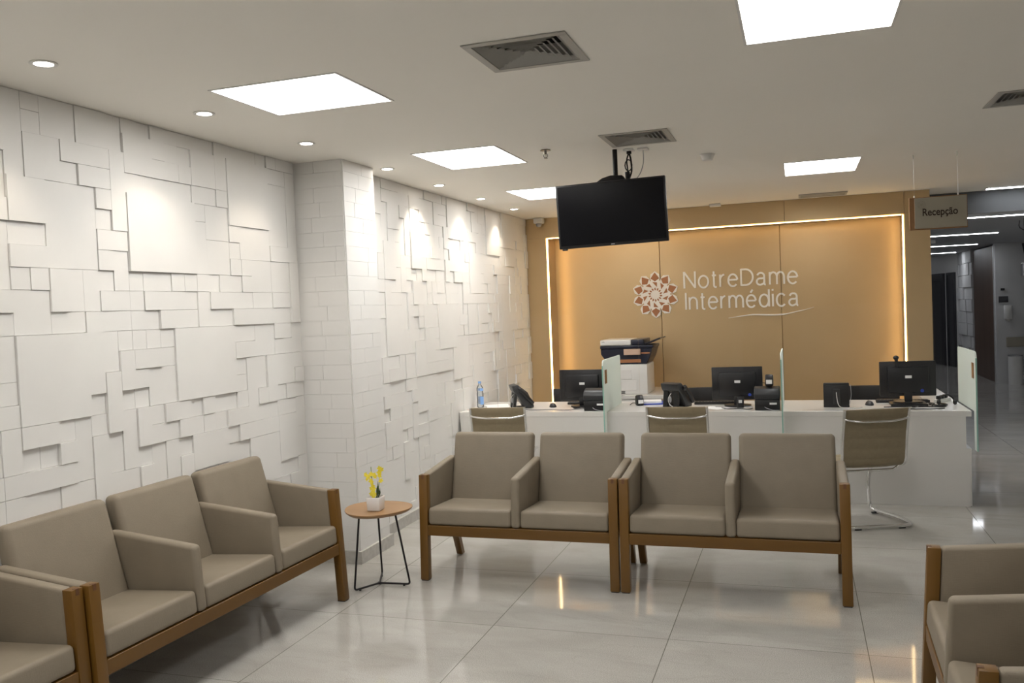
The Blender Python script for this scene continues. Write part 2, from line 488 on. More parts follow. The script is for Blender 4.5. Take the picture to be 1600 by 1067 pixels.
def relief(name, cmin, cmax, rows, yfun, place, traced, seed, lvl_h=.0055, base=.008):
    """boxes standing off a wall; place(y0,y1,z0,z1,t) adds one"""
    rnd = random.Random(seed)
    used = set()
    tiles = []
    for c0, c1, r0, r1, lv in traced:
        cells = [(c, r) for c in range(c0, c1) for r in range(r0, r1+1)]
        if c0 < cmin or c1 > cmax: continue
        if any(k in used for k in cells): 
            free = [k for k in cells if k not in used]
            for k in free:
                used.add(k); tiles.append((k[0], k[0]+1, k[1], k[1], lv))
            continue
        used.update(cells); tiles.append((c0, c1, r0, r1, lv))
    sizes = [(4, 4)]*1+[(4, 3)]+[(3, 4)]+[(2, 2)]*4+[(3, 1)]*4+[(2, 1)]*8+[(1, 2)]*6+[(1, 3)]*3+[(1, 1)]*12+[(2, 3)]*2+[(4, 1)]*2
    for r in range(rows):
        for c in range(cmin, cmax):
            if (c, r) in used: continue
            for _ in range(12):
                w, h = rnd.choice(sizes)
                cells = [(a, b) for a in range(c, c+w) for b in range(r, r+h)]
                if c+w <= cmax and r+h <= rows and not any(k in used for k in cells): break
            else:
                w, h = 1, 1; cells = [(c, r)]
            used.update(cells)
            lv = rnd.choice((0, 1, 1, 1, 2, 2, 3)) if w*h < 6 else rnd.choice((2, 3))
            tiles.append((c, c+w, r, r+h-1, lv))
    for c0, c1, r0, r1, lv in tiles:
        g = .0009
        z0 = max(.085, zrow(r1+1))
        if z0 > zrow(r0)-.01: continue
        place(yfun(c0)+g, yfun(c1)-g, z0+g, zrow(r0)-g, base+lv*lvl_h+rnd.random()*.0015)
bm = new()
XF = -.235
box(bm, XF-.15, XF+.004, -4, 5.3, 0, H)
relief('f', -30, 22, 27, ygrid, lambda a, b, c, d, t: box(bm, XF, XF+t+.006, a, b, c, min(d, H-.003)), TR, 11)
struct('wall_left', bm, M_wall)
bm = new()
XR = -.032
box(bm, XR-.3, XR+.004, 5.5, 10.9, 0, H)
TR2 = [(0, 1, 1, 6, 1)]
relief('r', 0, 41, 27, lambda c: 5.66+.1022*c, lambda a, b, c, d, t: box(bm, XR, XR+t+.006, a, b, c, min(d, H-.003)), [], 5)
struct('wall_left_rear', bm, M_wall)
bm = new()
# column courses
random.seed(8)
XC, YC0, YC1 = .145, 5.21, 5.657
box(bm, XF, XC-.014, YC0+.014, YC1-.002, 0, H)
for r in range(27):
    z1 = min(H, zrow(r)); z0 = max(.085, zrow(r+1))
    if z0 >= z1: continue
    g = .0006
    k = random.uniform(-.12, .08)
    for a, b in ((XF, k), (k, XC-.007)):
        box(bm, a+g, b-g, YC0-random.random()*.002, YC0+.02, z0+g, z1-g)
    k = YC0+random.uniform(.12, .33)
    for a, b in ((YC0+.006, k), (k, YC1)):
        box(bm, XC-.03, XC+random.random()*.002, a+g, b-g, z0+g, z1-g)
struct('wall_column', bm, M_wall)
bm = new()
box(bm, XF, XF+.05, -4, YC0-.0, 0, .085)
box(bm, XF, XC+.02, YC0-.02, YC1+.02, 0, .085)
box(bm, XR, XR+.05, YC1, 9.85, 0, .085)
struct('baseboard_left', bm, M_base)

# ------------------------------------------------------------------ gold wall
bm = new()
for a, b in ((.0, 1.486), (1.492, 2.836), (2.842, 4.30)):
    box(bm, a, b, YP, YP+.05, 0, H, .002, 1)
box(bm, -.1, 4.31, YP+.05, YP+.1, 0, H)
struct('wall_back', bm, M_gold)
bm = new()
box(bm, -.03, .225, YG, YP+.0, 0, 2.503, .0015, 1)
box(bm, 4.08, 4.325, YG, YP+.35, 0, 2.503, .0015, 1)
box(bm, -.03, 1.40, YG, YP, 2.5035, H, .0015, 1)
box(bm, 1.403, 2.9, YG, YP, 2.5035, H, .0015, 1)
box(bm, 2.903, 4.08, YG, YP, 2.5035, H, .0015, 1)
box(bm, 4.083, 4.325, YG, YP+.35, 2.5035, H, .0015, 1)
struct('trim_1', bm, M_gold)
def led(loc, dims, label):
    bm = new(); x, y, z = dims
    box(bm, -x/2, x/2, -y/2, y/2, -z/2, z/2)
    o = obj('led_strip', bm, M_emitl); o.location = loc
    tag(o, label, 'light strip', 'warm light strips round the gold recess')
led((.2365, YG+.012, 1.26), (.010, .022, 2.47), 'glowing warm light strip down the left edge of the gold recess')
led((4.0685, YG+.012, 1.26), (.010, .022, 2.47), 'glowing warm light strip down the right edge of the gold recess')
led((2.1525, YG+.012, 2.4945), (3.80, .022, .006), 'glowing warm light strip along the top edge of the gold recess')

# logo on the gold panel
def text_mesh(s, offset=0.0, ext=.01):
    cu = bpy.data.curves.new('t', 'FONT')
    cu.body = s; cu.size = 1; cu.offset = offset; cu.extrude = ext; cu.resolution_u = 6
    o = bpy.data.objects.new('t', cu); C.objects.link(o)
    dg = bpy.context.evaluated_depsgraph_get()
    me = bpy.data.meshes.new_from_object(o.evaluated_get(dg))
    bpy.data.objects.remove(o)
    return me

def lettering(name, s, x0, x1, z0, z1, y, depth, m_, parent, offset=0.0, ref_h=None):
    """text set in the x-z plane facing -y; its bounding box fitted to x0..x1, z0..z1"""
    me = text_mesh(s, offset, .01)
    vx = [v.co.x for v in me.vertices]; vy = [v.co.y for v in me.vertices]
    ax, bx, ay, by = min(vx), max(vx), min(vy), max(vy)
    for v in me.vertices:
        x, yy, zz = v.co
        v.co = (x0+(x-ax)/(bx-ax)*(x1-x0), y-depth/2-zz/.01*depth/2, z0+(yy-ay)/(by-ay)*(z1-z0))
    me.materials.clear(); me.materials.append(m_)
    o = bpy.data.objects.new(name, me); C.objects.link(o)
    o.parent = parent
    return o

lg = thing('wall_logo', 'white and copper rosette emblem with white lettering on the gold wall', 'logo', (1.427, YP-.004, 1.785))
def ring_poly(bm, pts_rt, k, n, y0, y1, cx=0, cz=0):
    a0 = PI/2+2*PI*k/n
    P = [(cx+r*math.cos(a0+t), cz+r*math.sin(a0+t)) for r, t in pts_rt]
    prism(bm, P, y0, y1, 'y')
bm = new()
for k in range(10):
    ring_poly(bm, [(.275, 0), (.245, .21), (.205, .285), (.10, .2), (.10, -.2), (.205, -.285), (.245, -.21)], k, 10, 0.0, -.012)
cyl(bm, (0, 0, 0), .172, .0117, 40, mtx=Matrix.Rotation(PI/2, 4, 'X'))
obj('emblem_backing', bm, M_logo, lg)
bm = new()
for k in range(10):
    ring_poly(bm, [(.262, 0.0), (.198, .262), (.156, .0), (.198, -.262)], k, 10, -.0121, -.015)
    ring_poly(bm, [(.152, .20), (.146, -.16), (.092, -.22)], k, 10, -.0121, -.0145)
for k in range(14):
    ring_poly(bm, [(.086, .0), (.072, .17), (.050, .06), (.062, -.16)], k, 14, -.0121, -.0145)
obj('emblem_inlay', bm, M_copper, lg)

# light sans lettering drawn with strokes; cap height 1, x-height .73
def arc(cx, cy, rx, ry, a0, a1, n=18):
    return [(cx+rx*math.cos(R(a0+(a1-a0)*k/n)), cy+ry*math.sin(R(a0+(a1-a0)*k/n))) for k in range(n+1)]
def arch(x0, w):
    return arc(x0+w/2, .44, w/2, .27, 180, 0, 14)+[(x0+w, 0)]
E_ = [arc(.28, .355, .28, .355, 4, 318, 30), [(.02, .385), (.55, .385)]]
GL = {
    'N': (.70, [[(0, 0), (0, 1)], [(.012, .98), (.688, .02)], [(.70, 0), (.70, 1)]]),
    'o': (.60, [arc(.30, .355, .30, .355, 0, 360, 36)]),
    't': (.28, [[(.12, .94), (.12, .14)]+arc(.22, .12, .10, .12, 180, 270, 6)+[(.29, .0)], [(0, .70), (.27, .70)]]),
    'r': (.28, [[(0, 0), (0, .73)], arc(.27, .40, .27, .31, 180, 90, 10)]),
    'e': (.56, E_),
    'D': (.72, [[(0, 0), (0, 1)], [(0, .96), (.28, .96)]+arc(.28, .5, .44, .46, 90, -90, 26)+[(0, .04)]]),
    'a': (.56, [arc(.25, .52, .21, .19, 165, 0, 14)+[(.46, .12)]+arc(.53, .10, .07, .09, 180, 280, 5), [(.46, .43), (.34, .39)]+arc(.20, .20, .20, .19, 90, 300, 16)+[(.42, .09), (.46, .2)]]),
    'm': (.86, [[(0, 0), (0, .73)], arch(0, .43), arch(.43, .43)]),
    'n': (.48, [[(0, 0), (0, .73)], arch(0, .48)]),
    'I': (.0, [[(0, 0), (0, 1)]]),
    'i': (.0, [[(0, 0), (0, .73)], [(0, .90), (0, 1.0)]]),
    'd': (.58, [arc(.28, .355, .28, .355, 0, 360, 34), [(.58, 0), (.58, 1)]]),
    'c': (.52, [arc(.28, .355, .28, .355, 42, 318, 26)]),
}
GL['é'] = (.56, E_+[[(.24, .84), (.38, 1.02)]])
def ribbon(bm, pts, w, y0, y1, fx, fz):
    P = [Vector((fx(a), fz(b))) for a, b in pts]
    Lf, Rt = [], []
    for i, p in enumerate(P):
        d = (P[min(i+1, len(P)-1)]-P[max(i-1, 0)])
        if d.length < 1e-9: d = Vector((1, 0))
        d.normalize(); n = Vector((-d.y, d.x))*w/2
        Lf.append(p+n); Rt.append(p-n)
    rows = [[bm.verts.new((q.x, y, q.y)) for y in (y0, y1) for q in (a, b)] for a, b in zip(Lf, Rt)]
    for i in range(len(rows)-1):
        a, b = rows[i], rows[i+1]
        for u, v in ((0, 1), (1, 3), (3, 2), (2, 0)):
            bm.faces.new((a[u], a[v], b[v], b[u]))
    bm.faces.new((rows[0][0], rows[0][1], rows[0][3], rows[0][2])); bm.faces.new((rows[-1][0], rows[-1][2], rows[-1][3], rows[-1][1]))
def lt(word, x0, x1, z0, z1, gap=.235):
    tot = sum(GL[c][0] for c in word)+gap*(len(word)-1)
    k = (x1-x0)/tot; cap = z1-z0; x = 0
    for c in word:
        wd, strokes = GL[c]
        bm = new()
        for q_, st in enumerate(strokes):
            ribbon(bm, st, .021, -.012-.0004*q_, 0, lambda a: x0-1.427+(x+a)*k, lambda b: z0-1.785+b*cap)
        obj('letter', bm, M_logo, lg)
        x += wd+gap
lt('NotreDame', 1.765, 3.015, 1.842, 2.035)
lt('Intermédica', 1.778, 3.020, 1.595, 1.790)
bm = new()
pts = []
for i in range(25):
    t = i/24
    x = 2.252+t*.93
    zz = 1.480+ .035*math.sin(min(1, t/.45)*PI/2) - .028*max(0, math.sin((t-.3)/.5*PI) if .3 < t < .8 else 0)*.6 + (.055*((t-.62)/.38)**2 if t > .62 else 0)
    pts.append((x-1.427, -.006, zz-1.785))
rings = tube(bm, pts, .008, 6)
for i, rg in enumerate(rings):
    c = Vector(pts[i]); k = .25+1.0*math.sin(PI*i/24)
    for v in rg: v.co = c+(v.co-c)*k
obj('swoosh', bm, M_logo, lg)

# ------------------------------------------------------------------ ceiling fittings
PL = ['large square ceiling light panel nearest the relief wall, beside the round downlights', 'square ceiling light panel beyond the nearest one, level with the column',
      'square ceiling light panel partly hidden behind the television', 'square ceiling light panel right of the television, nearest the gold wall',
      'large square ceiling light panel cut off by the top of the picture', 'added unseen light panel over the near left bench', 'added unseen light panel behind the viewpoint by the relief wall', 'added unseen light panel right of the viewpoint', 'added unseen light panel straight behind the viewpoint']
for i, (a, b, c, d) in enumerate(PANELS):
    t = thing('ceiling_light', PL[i], 'ceiling light', ((a+b)/2, (c+d)/2, H), 0, 'square ceiling light panels')
    w, h = (b-a)/2, (d-c)/2
    bm = new()
    for x0, x1, y0, y1 in ((-w, w, -h, -h+.012), (-w, w, h-.012, h), (-w, -w+.012, -h+.012, h-.012), (w-.012, w, -h+.012, h-.012)):
        box(bm, x0+.0005, x1-.0005, y0+.0005, y1-.0005, -.004, .045)
    obj('frame', bm, M_white, t)
    bm = new(); box(bm, -w+.0125, w-.0125, -h+.0125, h-.0125, .012, .03)
    obj('diffuser', bm, M_emitw, t)
VL = ['large square louvred air vent in the ceiling, nearest the camera', 'square louvred air vent just above the television bracket', 'square louvred air vent cut by the right edge of the picture']
for i, (a, b, c, d) in enumerate(VENTS):
    t = thing('air_vent', VL[i], 'air vent', ((a+b)/2, (c+d)/2, H), 0, 'square louvred ceiling vents')
    w, h = (b-a)/2, (d-c)/2
    bm = new()
    f = .022
    for x0, x1, y0, y1 in ((-w-.012, w+.012, -h-.012, -h+f), (-w-.012, w+.012, h-f, h+.012), (-w-.012, -w+f, -h+f, h-f), (w-f, w+.012, -h+f, h-f)):
        box(bm, x0, x1, y0, y1, -.006, -.0005, .0015, 1)
    obj('frame', bm, M_wgrey, t)
    bm = new()
    nl = 7
    for k in range(nl):
        s0 = 1-k/nl; s1 = s0-.80/nl
        o0, o1 = (w-f-.002)*s0, (w-f-.002)*max(s1, .02)
        p0, p1 = (h-f-.002)*s0, (h-f-.002)*max(s1, .02)
        z0 = -.003; z1 = .011
        A = [(-o1, -p1, z1), (o1, -p1, z1), (o1, p1, z1), (-o1, p1, z1)]
        B = [(-o0, -p0, z0), (o0, -p0, z0), (o0, p0, z0), (-o0, p0, z0)]
        va = [bm.verts.new(p) for p in A]; vb = [bm.verts.new(p) for p in B]
        for e in range(4): bm.faces.new((va[e], va[(e+1) % 4], vb[(e+1) % 4], vb[e]))
    q = bmesh.ops.solidify(bm, geom=bm.faces[:], thickness=.0015)
    obj('louvre', bm, M_louv, t)
    bm = new(); box(bm, -w+.001, w-.001, -h+.001, h-.001, .085, .09)
    obj('duct_plate', bm, M_dark, t)
# slot diffuser and small ceiling pieces by the gold wall
t = thing('slot_diffuser', 'narrow white slot air diffuser in the ceiling just before the gold wall', 'air vent', (3.285, 9.55, H))
bm = new()
box(bm, -.235, .235, -.13, -.10, -.012, -.0005); box(bm, -.235, .235, .10, .13, -.012, -.0005)
box(bm, -.235, -.215, -.10, .10, -.012, -.0005); box(bm, .215, .235, -.10, .10, -.012, -.0005)
obj('frame', bm, M_wgrey, t)
bm = new()
for k in range(4): box(bm, -.214, .214, -.09+k*.05, -.06+k*.05, -.009, -.0005)
obj('louvre', bm, M_wgrey, t)
bm = new(); box(bm, -.06, .06, -.035, .035, -.03, 0, .008, 2)
o = obj('presence_sensor', bm, M_white, smooth=True); o.location = (2.19, 9.70, H-.0005)
tag(o, 'small flat white sensor on the ceiling edge above the gold wall', 'sensor')

# downlights
DL = [(.195, 1.75), (.195, 2.745), (.195, 3.73), (.225, 4.64), (.225, 5.73), (.222, 6.69), (.214, 7.71), (.214, 8.72)]
DLL = ['round downlight above the near left bench, out of the picture', 'round recessed downlight nearest the camera at far left', 'round recessed downlight second along the relief wall, left of the big light panel',
       'round recessed downlight just before the column', 'round recessed downlight just beyond the column, brushing its edge', 'round recessed downlight second beyond the column',
       'round recessed downlight third beyond the column', 'round recessed downlight nearest the gold wall, hidden by the light panel line']
for (x, y), lab in zip(DL, DLL):
    t = thing('downlight', lab, 'downlight', (x, y, H), 0, 'downlights along the relief wall')
    bm = new()
    n = 28
    prof = [(.036, -.0005), (.052, -.0005), (.053, -.004), (.047, -.007), (.036, -.005)]
    rings = [[bm.verts.new((r*math.cos(2*PI*k/n), r*math.sin(2*PI*k/n), z)) for r, z in prof] for k in range(n)]
    for k in range(n):
        for j in range(5):
            bm.faces.new((rings[k][j], rings[k][(j+1) % 5], rings[(k+1) % n][(j+1) % 5], rings[(k+1) % n][j]))
    obj('ring', bm, M_white, t, True)
    bm = new(); cyl(bm, (0, 0, -.0045), .035, .003, 24)
    obj('lens', bm, M_emits, t)
    ld = bpy.data.lights.new('spot', 'SPOT')
    ld.energy = SPOT_W*(.28 if y < 5.3 else .75 if y < 7 else .4)*(.2 if 5.3 < y < 6 else 1); ld.color = (1, .87, .70); ld.spot_size = R(88 if y < 5.3 else 96); ld.spot_blend = .8; ld.shadow_soft_size = .012
    lo = bpy.data.objects.new('spot', ld); C.objects.link(lo); lo.parent = t
    lo.location = (0, 0, -.02)
    lo.rotation_euler = (0, R(16) if y < 5.3 else R(12), 0)

# corridor strips
cs = [(4.90, 7.6, 10.20, H), (4.2+.38, 8.2, 10.95, HC), (4.4, 5.77, 14.05, HC), (4.4, 6.06, 17.2, HC), (4.4, 6.20, 20.3, HC), (4.4, 6.05, 24.0, HC)]
CL = ['white ceiling strip light nearest, at the right picture edge', 'long white ceiling strip light just below the hanging sign', 'white ceiling strip light third down the corridor',
      'white ceiling strip light fourth down the corridor', 'white ceiling strip light fifth down the corridor', 'shortest farthest white ceiling strip light down the corridor']
cs[1] = (4.55, 8.2, 10.9, HC)
for (x0, x1, y, zc), lab in zip(cs, CL):
    t = thing('strip_light', lab, 'strip light', ((x0+x1)/2, y, zc), 0, 'strip lights across the corridor ceiling')
    w = (x1-x0)/2
    bm = new(); box(bm, -w, w, -.045, .045, -.006, -.0005); obj('housing', bm, M_sil, t)
    bm = new(); box(bm, -w+.01, w-.01, -.036, .036, -.010, -.0062); obj('diffuser', bm, M_emitc, t)
bm = new(); cyl(bm, (0, 0, -.05), .055, .05, 20)
o = obj('smoke_detector', bm, M_white, smooth=True); o.location = (5.05, 15.2, HC); tag(o, 'small round white smoke detector on the dark corridor ceiling', 'smoke detector')

t = thing('smoke_detector', 'white round smoke detector on the ceiling right of the television', 'smoke detector', (2.425, 6.41, H))
bm = new(); cyl(bm, (0, 0, -.012), .052, .0115, 28); obj('base', bm, M_white, t, True)
bm = new(); cyl(bm, (0, 0, -.045), .036, .033, 28, .048); obj('sensor_head', bm, M_white, t, True)

t = thing('sprinkler', 'small chrome fire sprinkler on the ceiling left of the television', 'sprinkler', (1.443, 5.622, H))
bm = new(); cyl(bm, (0, 0, -.006), .036, .0055, 24, .03); obj('escutcheon', bm, M_dullm, t, True)
bm = new(); cyl(bm, (0, 0, -.03), .009, .024, 12); tube(bm, [(-.012, 0, -.03), (-.014, 0, -.045), (0, 0, -.055)], .003, 6); tube(bm, [(.012, 0, -.03), (.014, 0, -.045), (0, 0, -.055)], .003, 6); cyl(bm, (0, 0, -.058), .014, .003, 14)
obj('spray_head', bm, M_dullm, t, True)

t = thing('security_camera', 'white dome security camera in the corner above the gold frame', 'security camera', (.165, 9.80, H))
bm = new(); box(bm, -.055, .055, -.05, .05, -.065, -.0005, .012, 3); obj('housing', bm, M_white, t, True)
bm = new(); sph(bm, (0, -.01, -.072), .036); obj('lens_dome', bm, M_sil, t, True, 'dark glossy dome')

# ------------------------------------------------------------------ television
t = thing('television', 'black flat television hanging from the ceiling on a pole', 'television', (1.838, 5.80, 2.300))
tm = Matrix.Rotation(R(-1.2), 4, 'Y') @ Matrix.Rotation(R(1.5), 4, 'Z') @ Matrix.Rotation(R(3), 4, 'X')
bm = new(); box(bm, -.372, .372, -.02, .02, -.215, .215, .006, 2, tm)
box(bm, -.23, .23, .018, .05, -.16, .14, .01, 2, tm)
tvb = obj('casing', bm, M_black, t, True)
bm = new(); box(bm, -.358, .358, -.0225, -.0203, -.195, .203, 0, 1, tm); obj('screen', bm, M_screen, t)
bm = new(); box(bm, -.012, .012, -.0225, -.0203, -.209, -.202, 0, 1, tm); obj('maker_badge', bm, M_sil, t)
bm = new(); box(bm, -.352, -.318, -.02, .012, -.226, -.213, .004, 2, tm); obj('stand_stub', bm, M_black, t)
t = thing('ceiling_mount', 'black pole mount and bracket that carries the television', 'mount', (1.862, 5.865, H))
bm = new(); tube(bm, [(0, 0, -.0005), (.0, 0, -.33)], .0165, 14); obj('pole', bm, M_blackm, t, True)
bm = new()
prism(bm, [(-.13, -.215), (-.09, -.19), (-.03, -.175), (.05, -.18), (.07, -.21), (.07, -.30), (-.13, -.30)], -.035, .03, 'y', .006, 2)
obj('bracket', bm, M_blackm, t, True)
# cables and their outlet plates
for x, y, lab in ((1.95, 5.915, 'small white outlet plate on the ceiling nearest the television pole'), (2.045, 5.925, 'small white outlet plate on the ceiling right of the black plug')):
    bm = new(); box(bm, -.036, .036, -.036, .036, -.012, 0, .004, 2)
    o = obj('outlet_plate', bm, M_white, smooth=True); o.location = (x, y, H-.0005); tag(o, lab, 'outlet')
bm = new()
tube(bm, [(0, 0, -.0125), (0, 0, -.03)], .017, 10)
tube(bm, fillet([(0, 0, -.02), (-.02, 0, -.07), (-.012, 0, -.14), (-.02, 0, -.2), (-.01, 0, -.25)], .03), .005, 8)
tube(bm, fillet([(.0, 0, -.02), (.012, 0, -.07), (.016, 0, -.15), (-.006, 0, -.2), (-.01, 0, -.25)], .03), .006, 8)
ring = [(-.008+.024*math.cos(a*.5236), .008, -.105+.038*math.sin(a*.5236)) for a in range(12)]
tube(bm, ring, .004, 8, True)
tube(bm, [(-.016, 0, -.15), (-.012, 0, -.25)], .017, 8)
o = obj('power_cable', bm, M_blackm, smooth=True); o.location = (1.95, 5.915, H); tag(o, 'bundled black power cable looped beside the television pole', 'cable')
bm = new()
tube(bm, fillet([(0, 0, -.0125), (.002, 0, -.1), (-.03, 0, -.18), (-.075, -.02, -.225)], .08, 8), .003, 8)
o = obj('aerial_cable', bm, M_sil, smooth=True); o.location = (2.045, 5.925, H); tag(o, 'thin grey cable curving from ceiling outlet to the television', 'cable')

# ------------------------------------------------------------------ hanging sign
t = thing('hanging_sign', 'hanging reception sign, cream plate on a brown board', 'sign', (4.04, 7.30, 2.285))
bm = new(); box(bm, -.20, .20, 0, .018, -.128, .120, .002, 1); obj('board', bm, M_brown, t)
bm = new(); box(bm, -.162, .195, -.008, -.0005, -.118, .114, .001, 1); obj('plate', bm, M_plate, t)
lettering('lettering', 'Recepção', -.108, .134, -.042, .032, -.0082, .001, M_text, t, .018)
bm = new()
for k in range(8):
    a = 2*PI*k/8
    tube(bm, [(-.115+.016*math.cos(a)+.014*math.cos(s*PI/5), -.0084, .062+.016*math.sin(a)+.014*math.sin(s*PI/5)) for s in range(10)], .0007, 4, True)
obj('emblem', bm, mat('faint_emblem', (.26, .235, .19), .5), t)
for s in (-.162, .14):
    bm = new(); tube(bm, [(s, .009, .115), (s, .009, H-2.285)], .0007, 5); obj('wire', bm, M_sil, t)
    bm = new(); box(bm, s-.004, s+.004, .003, .015, .112, .135, .001, 1); obj('clip', bm, M_white, t)
    bm = new(); tube(bm, [(s, .009, H-2.285-.035), (s, .009, H-2.2855)], .0035, 8); obj('anchor', bm, M_wgrey, t)

# ------------------------------------------------------------------ upholstered benches
PT = .606
def bench(n, name, label, group, PT=.606):
    t = thing(name, label, 'bench', (0, 0, 0), 0, group)
    Wd = n*PT+.055
    sh = Matrix.Identity(4); sh[1][2] = .055        # posts lean back a little
    for s in (-1, 1):
        x0 = s*(Wd/2-.0275)
        bm = new(); box(bm, x0-.0272, x0+.0272, 0, .049, 0.006, .662, .003, 2, sh)
        p = obj('front_leg', bm, M_wood, t, True)
        bm = new(); box(bm, x0-.008, x0+.008, -.0012, .016, .638, .6632, 0, 1, sh); obj('joint', bm, M_wooddark, p, label='dark end grain joint')
        bm = new(); box(bm, x0-.022, x0+.022, .004, .052, 0, .006); obj('foot_pad', bm, M_black, p)
        # upholstered arm between post and back
        bm = new()
        prism(bm, [(.0675, .31), (.50, .31), (.545, .705), (.0865, .662)], x0-.026, x0+.026, 'x', .014, 4)
        obj('armrest', bm, M_fabric, t, True)
        # rear leg
        bm = new()
        xa, xb = x0-s*.004-.022, x0-s*.004+.022
        prism(bm, [(.45, .31), (.505, .31), (.63, .006), (.585, .006)], xa, xb, 'x', .002, 1)
        obj('rear_leg', bm, M_wood, t, True)
    bm = new(); box(bm, -Wd/2+.0552, Wd/2-.0552, .022, .05, .283, .347, .002, 1); obj('front_rail', bm, M_woodx, t)
    bm = new(); box(bm, -Wd/2+.0552, Wd/2-.0552, .44, .468, .283, .347, .002, 1); obj('rear_rail', bm, M_woodx, t)
    for k in range(n):
        xc = -Wd/2+.0275+PT*(k+.5)
        h = PT/2-.029
        bm = new()
        prism(bm, [(.022, .349), (.47, .349), (.47, .432), (.03, .458)], xc-h, xc+h, 'x', .022, 5)
        obj('seat_cushion', bm, M_fabric, t, True)
        bm = new()
        h = PT/2-.024
        prism(bm, [(.41, .40), (.50, .38), (.622, .852), (.537, .864)], xc-h, xc+h, 'x', .03, 5)
        obj('back_cushion', bm, M_fabric, t, True)
    bm = new(); box(bm, -Wd/2+.056, Wd/2-.056, .052, .438, .336, .36); obj('seat_board', bm, M_wood, t)
    for k in range(1, n):
        xc = -Wd/2+.0275+PT*k
        bm = new()
        prism(bm, [(.018, .349), (.50, .349), (.545, .705), (.040, .655)], xc-.0285, xc+.0285, 'x', .02, 5)
        obj('middle_armrest', bm, M_fabric, t, True)
    return t
G = 'taupe waiting benches with honey wood frames'
b2 = bench(2, 'waiting_bench', 'two-seat taupe bench facing the camera, left one, beside the round side table', G)
w2 = 2*PT+.055
b2.location = (.709+w2/2, 4.94, 0)
dup(b2, (1.985+w2/2, 4.94, 0), 0, 'two-seat taupe bench facing the camera, right one, before the ribbed chrome chair', G)
dup(b2, (3.425, 3.805-w2/2+.02, 0), R(-91.5), 'two-seat taupe bench at the lower right corner of the picture', G)
b3 = bench(3, 'waiting_bench', 'three-seat taupe bench along the white relief wall, by the side table', G, .60)
w3 = 3*.60+.055
b3.location = (.400, 4.53-w3/2, 0); b3.rotation_euler = (0, 0, R(88))
dup(b3, (.315, 4.53-w3-w3/2-.008, 0), R(88), 'taupe bench at the lower left corner, its arm beside the three-seat bench', G)

# ------------------------------------------------------------------ side table with orchid
t = thing('side_table', 'small round wood side table on thin black wire legs', 'side table', (.475, 4.85, 0))
bm = new()
n = 48
def supr(a, s): 
    r = .212*(1+.045*math.cos(3*(a-.5)))*s
    return r*math.cos(a), r*math.sin(a)*.98
rings = []
for s, z in ((.90, .452), (.985, .466), (1.0, .472), (.995, .476)):
    rings.append([bm.verts.new((*supr(2*PI*k/n, s), z)) for k in range(n)])
for i in range(3):
    for k in range(n): bm.faces.new((rings[i][k], rings[i][(k+1) % n], rings[i+1][(k+1) % n], rings[i+1][k]))
bm.faces.new(rings[0][::-1]); bm.faces.new(rings[-1])
obj('tabletop', bm, M_top, t, True)
feet = [(-.075, -.20), (.212, -.02), (-.07, .16)]
tops = [(-.075, -.10), (.12, .0), (-.06, .12)]
cc = (.01, -.035)
for (fx, fy), (tx, ty) in zip(feet, tops):
    bm = new()
    d = Vector((fx-cc[0], fy-cc[1], 0)).normalized()
    tube(bm, fillet([(tx, ty, .452), (fx, fy, .012), (cc[0], cc[1], .012)], .02, 5), .0062, 10)
    obj('leg', bm, M_blackm, t, True)
    bm = new(); cyl(bm, (fx-d.x*.04, fy-d.y*.04, 0), .007, .008, 10); obj('foot_pad', bm, M_blackm, t)
bm = new(); cyl(bm, (cc[0], cc[1], .0055), .012, .013, 12); obj('hub', bm, M_blackm, t)

t = thing('potted_orchid', 'yellow orchid in a square white pot on the side table', 'potted plant', (.497, 4.79, .4762), R(4))
bm = new()
s, hh = .046, .086
prism(bm, [(-s, -s), (s, -s), (s, s), (-s, s)], 0, hh, 'z', .008, 3)
for v in bm.verts:
    k = .90+.10*v.co.z/hh; v.co.x *= k; v.co.y *= k
top = [f for f in bm.faces if f.normal.z > .9 and f.calc_center_median().z > hh-.001]
q = bmesh.ops.inset_region(bm, faces=top, thickness=.006)
for f in top:
    for v in f.verts: v.co.z -= .018
obj('pot', bm, M_pot, t, True)
bm = new(); box(bm, -.036, .036, -.036, .036, .066, .070); obj('soil', bm, M_soil, t)
def flower(bm, c, r, rnd):
    ax = Vector((rnd.uniform(-.6, .6), -1, rnd.uniform(-.3, .5))).normalized()
    a = ax.orthogonal().normalized(); b = ax.cross(a)
    st = rnd.random()*PI
    for k in range(5):
        an = st+2*PI*k/5
        d = a*math.cos(an)+b*math.sin(an); s_ = a*-math.sin(an)+b*math.cos(an)
        c0 = Vector(c)
        P = [c0, c0+d*r*.5+s_*r*.34+ax*.003, c0+d*r+ax*.001, c0+d*r*.5-s_*r*.34+ax*.003]
        v1 = [bm.verts.new(p) for p in P]; v2 = [bm.verts.new(p-ax*.0012) for p in P]
        bm.faces.new(v1); bm.faces.new(v2[::-1])
        for e in range(4): bm.faces.new((v1[e], v2[e], v2[(e+1) % 4], v1[(e+1) % 4]))
    sph(bm, Vector(c)+ax*.003, r*.22, n=8)
rnd = random.Random(3)
stems = [[(-.005, 0, .08), (-.008, 0, .15), (-.02, 0, .21), (-.05, -.004, .222)], [(.012, 0, .08), (.028, 0, .16), (.036, 0, .22), (.044, 0, .262)], [(-.01, .005, .08), (-.02, .005, .2), (-.022, .005, .268)]]
for st in stems:
    bm = new(); tube(bm, fillet(st, .04, 4), .0022, 6); obj('stem', bm, M_stem, t, True)
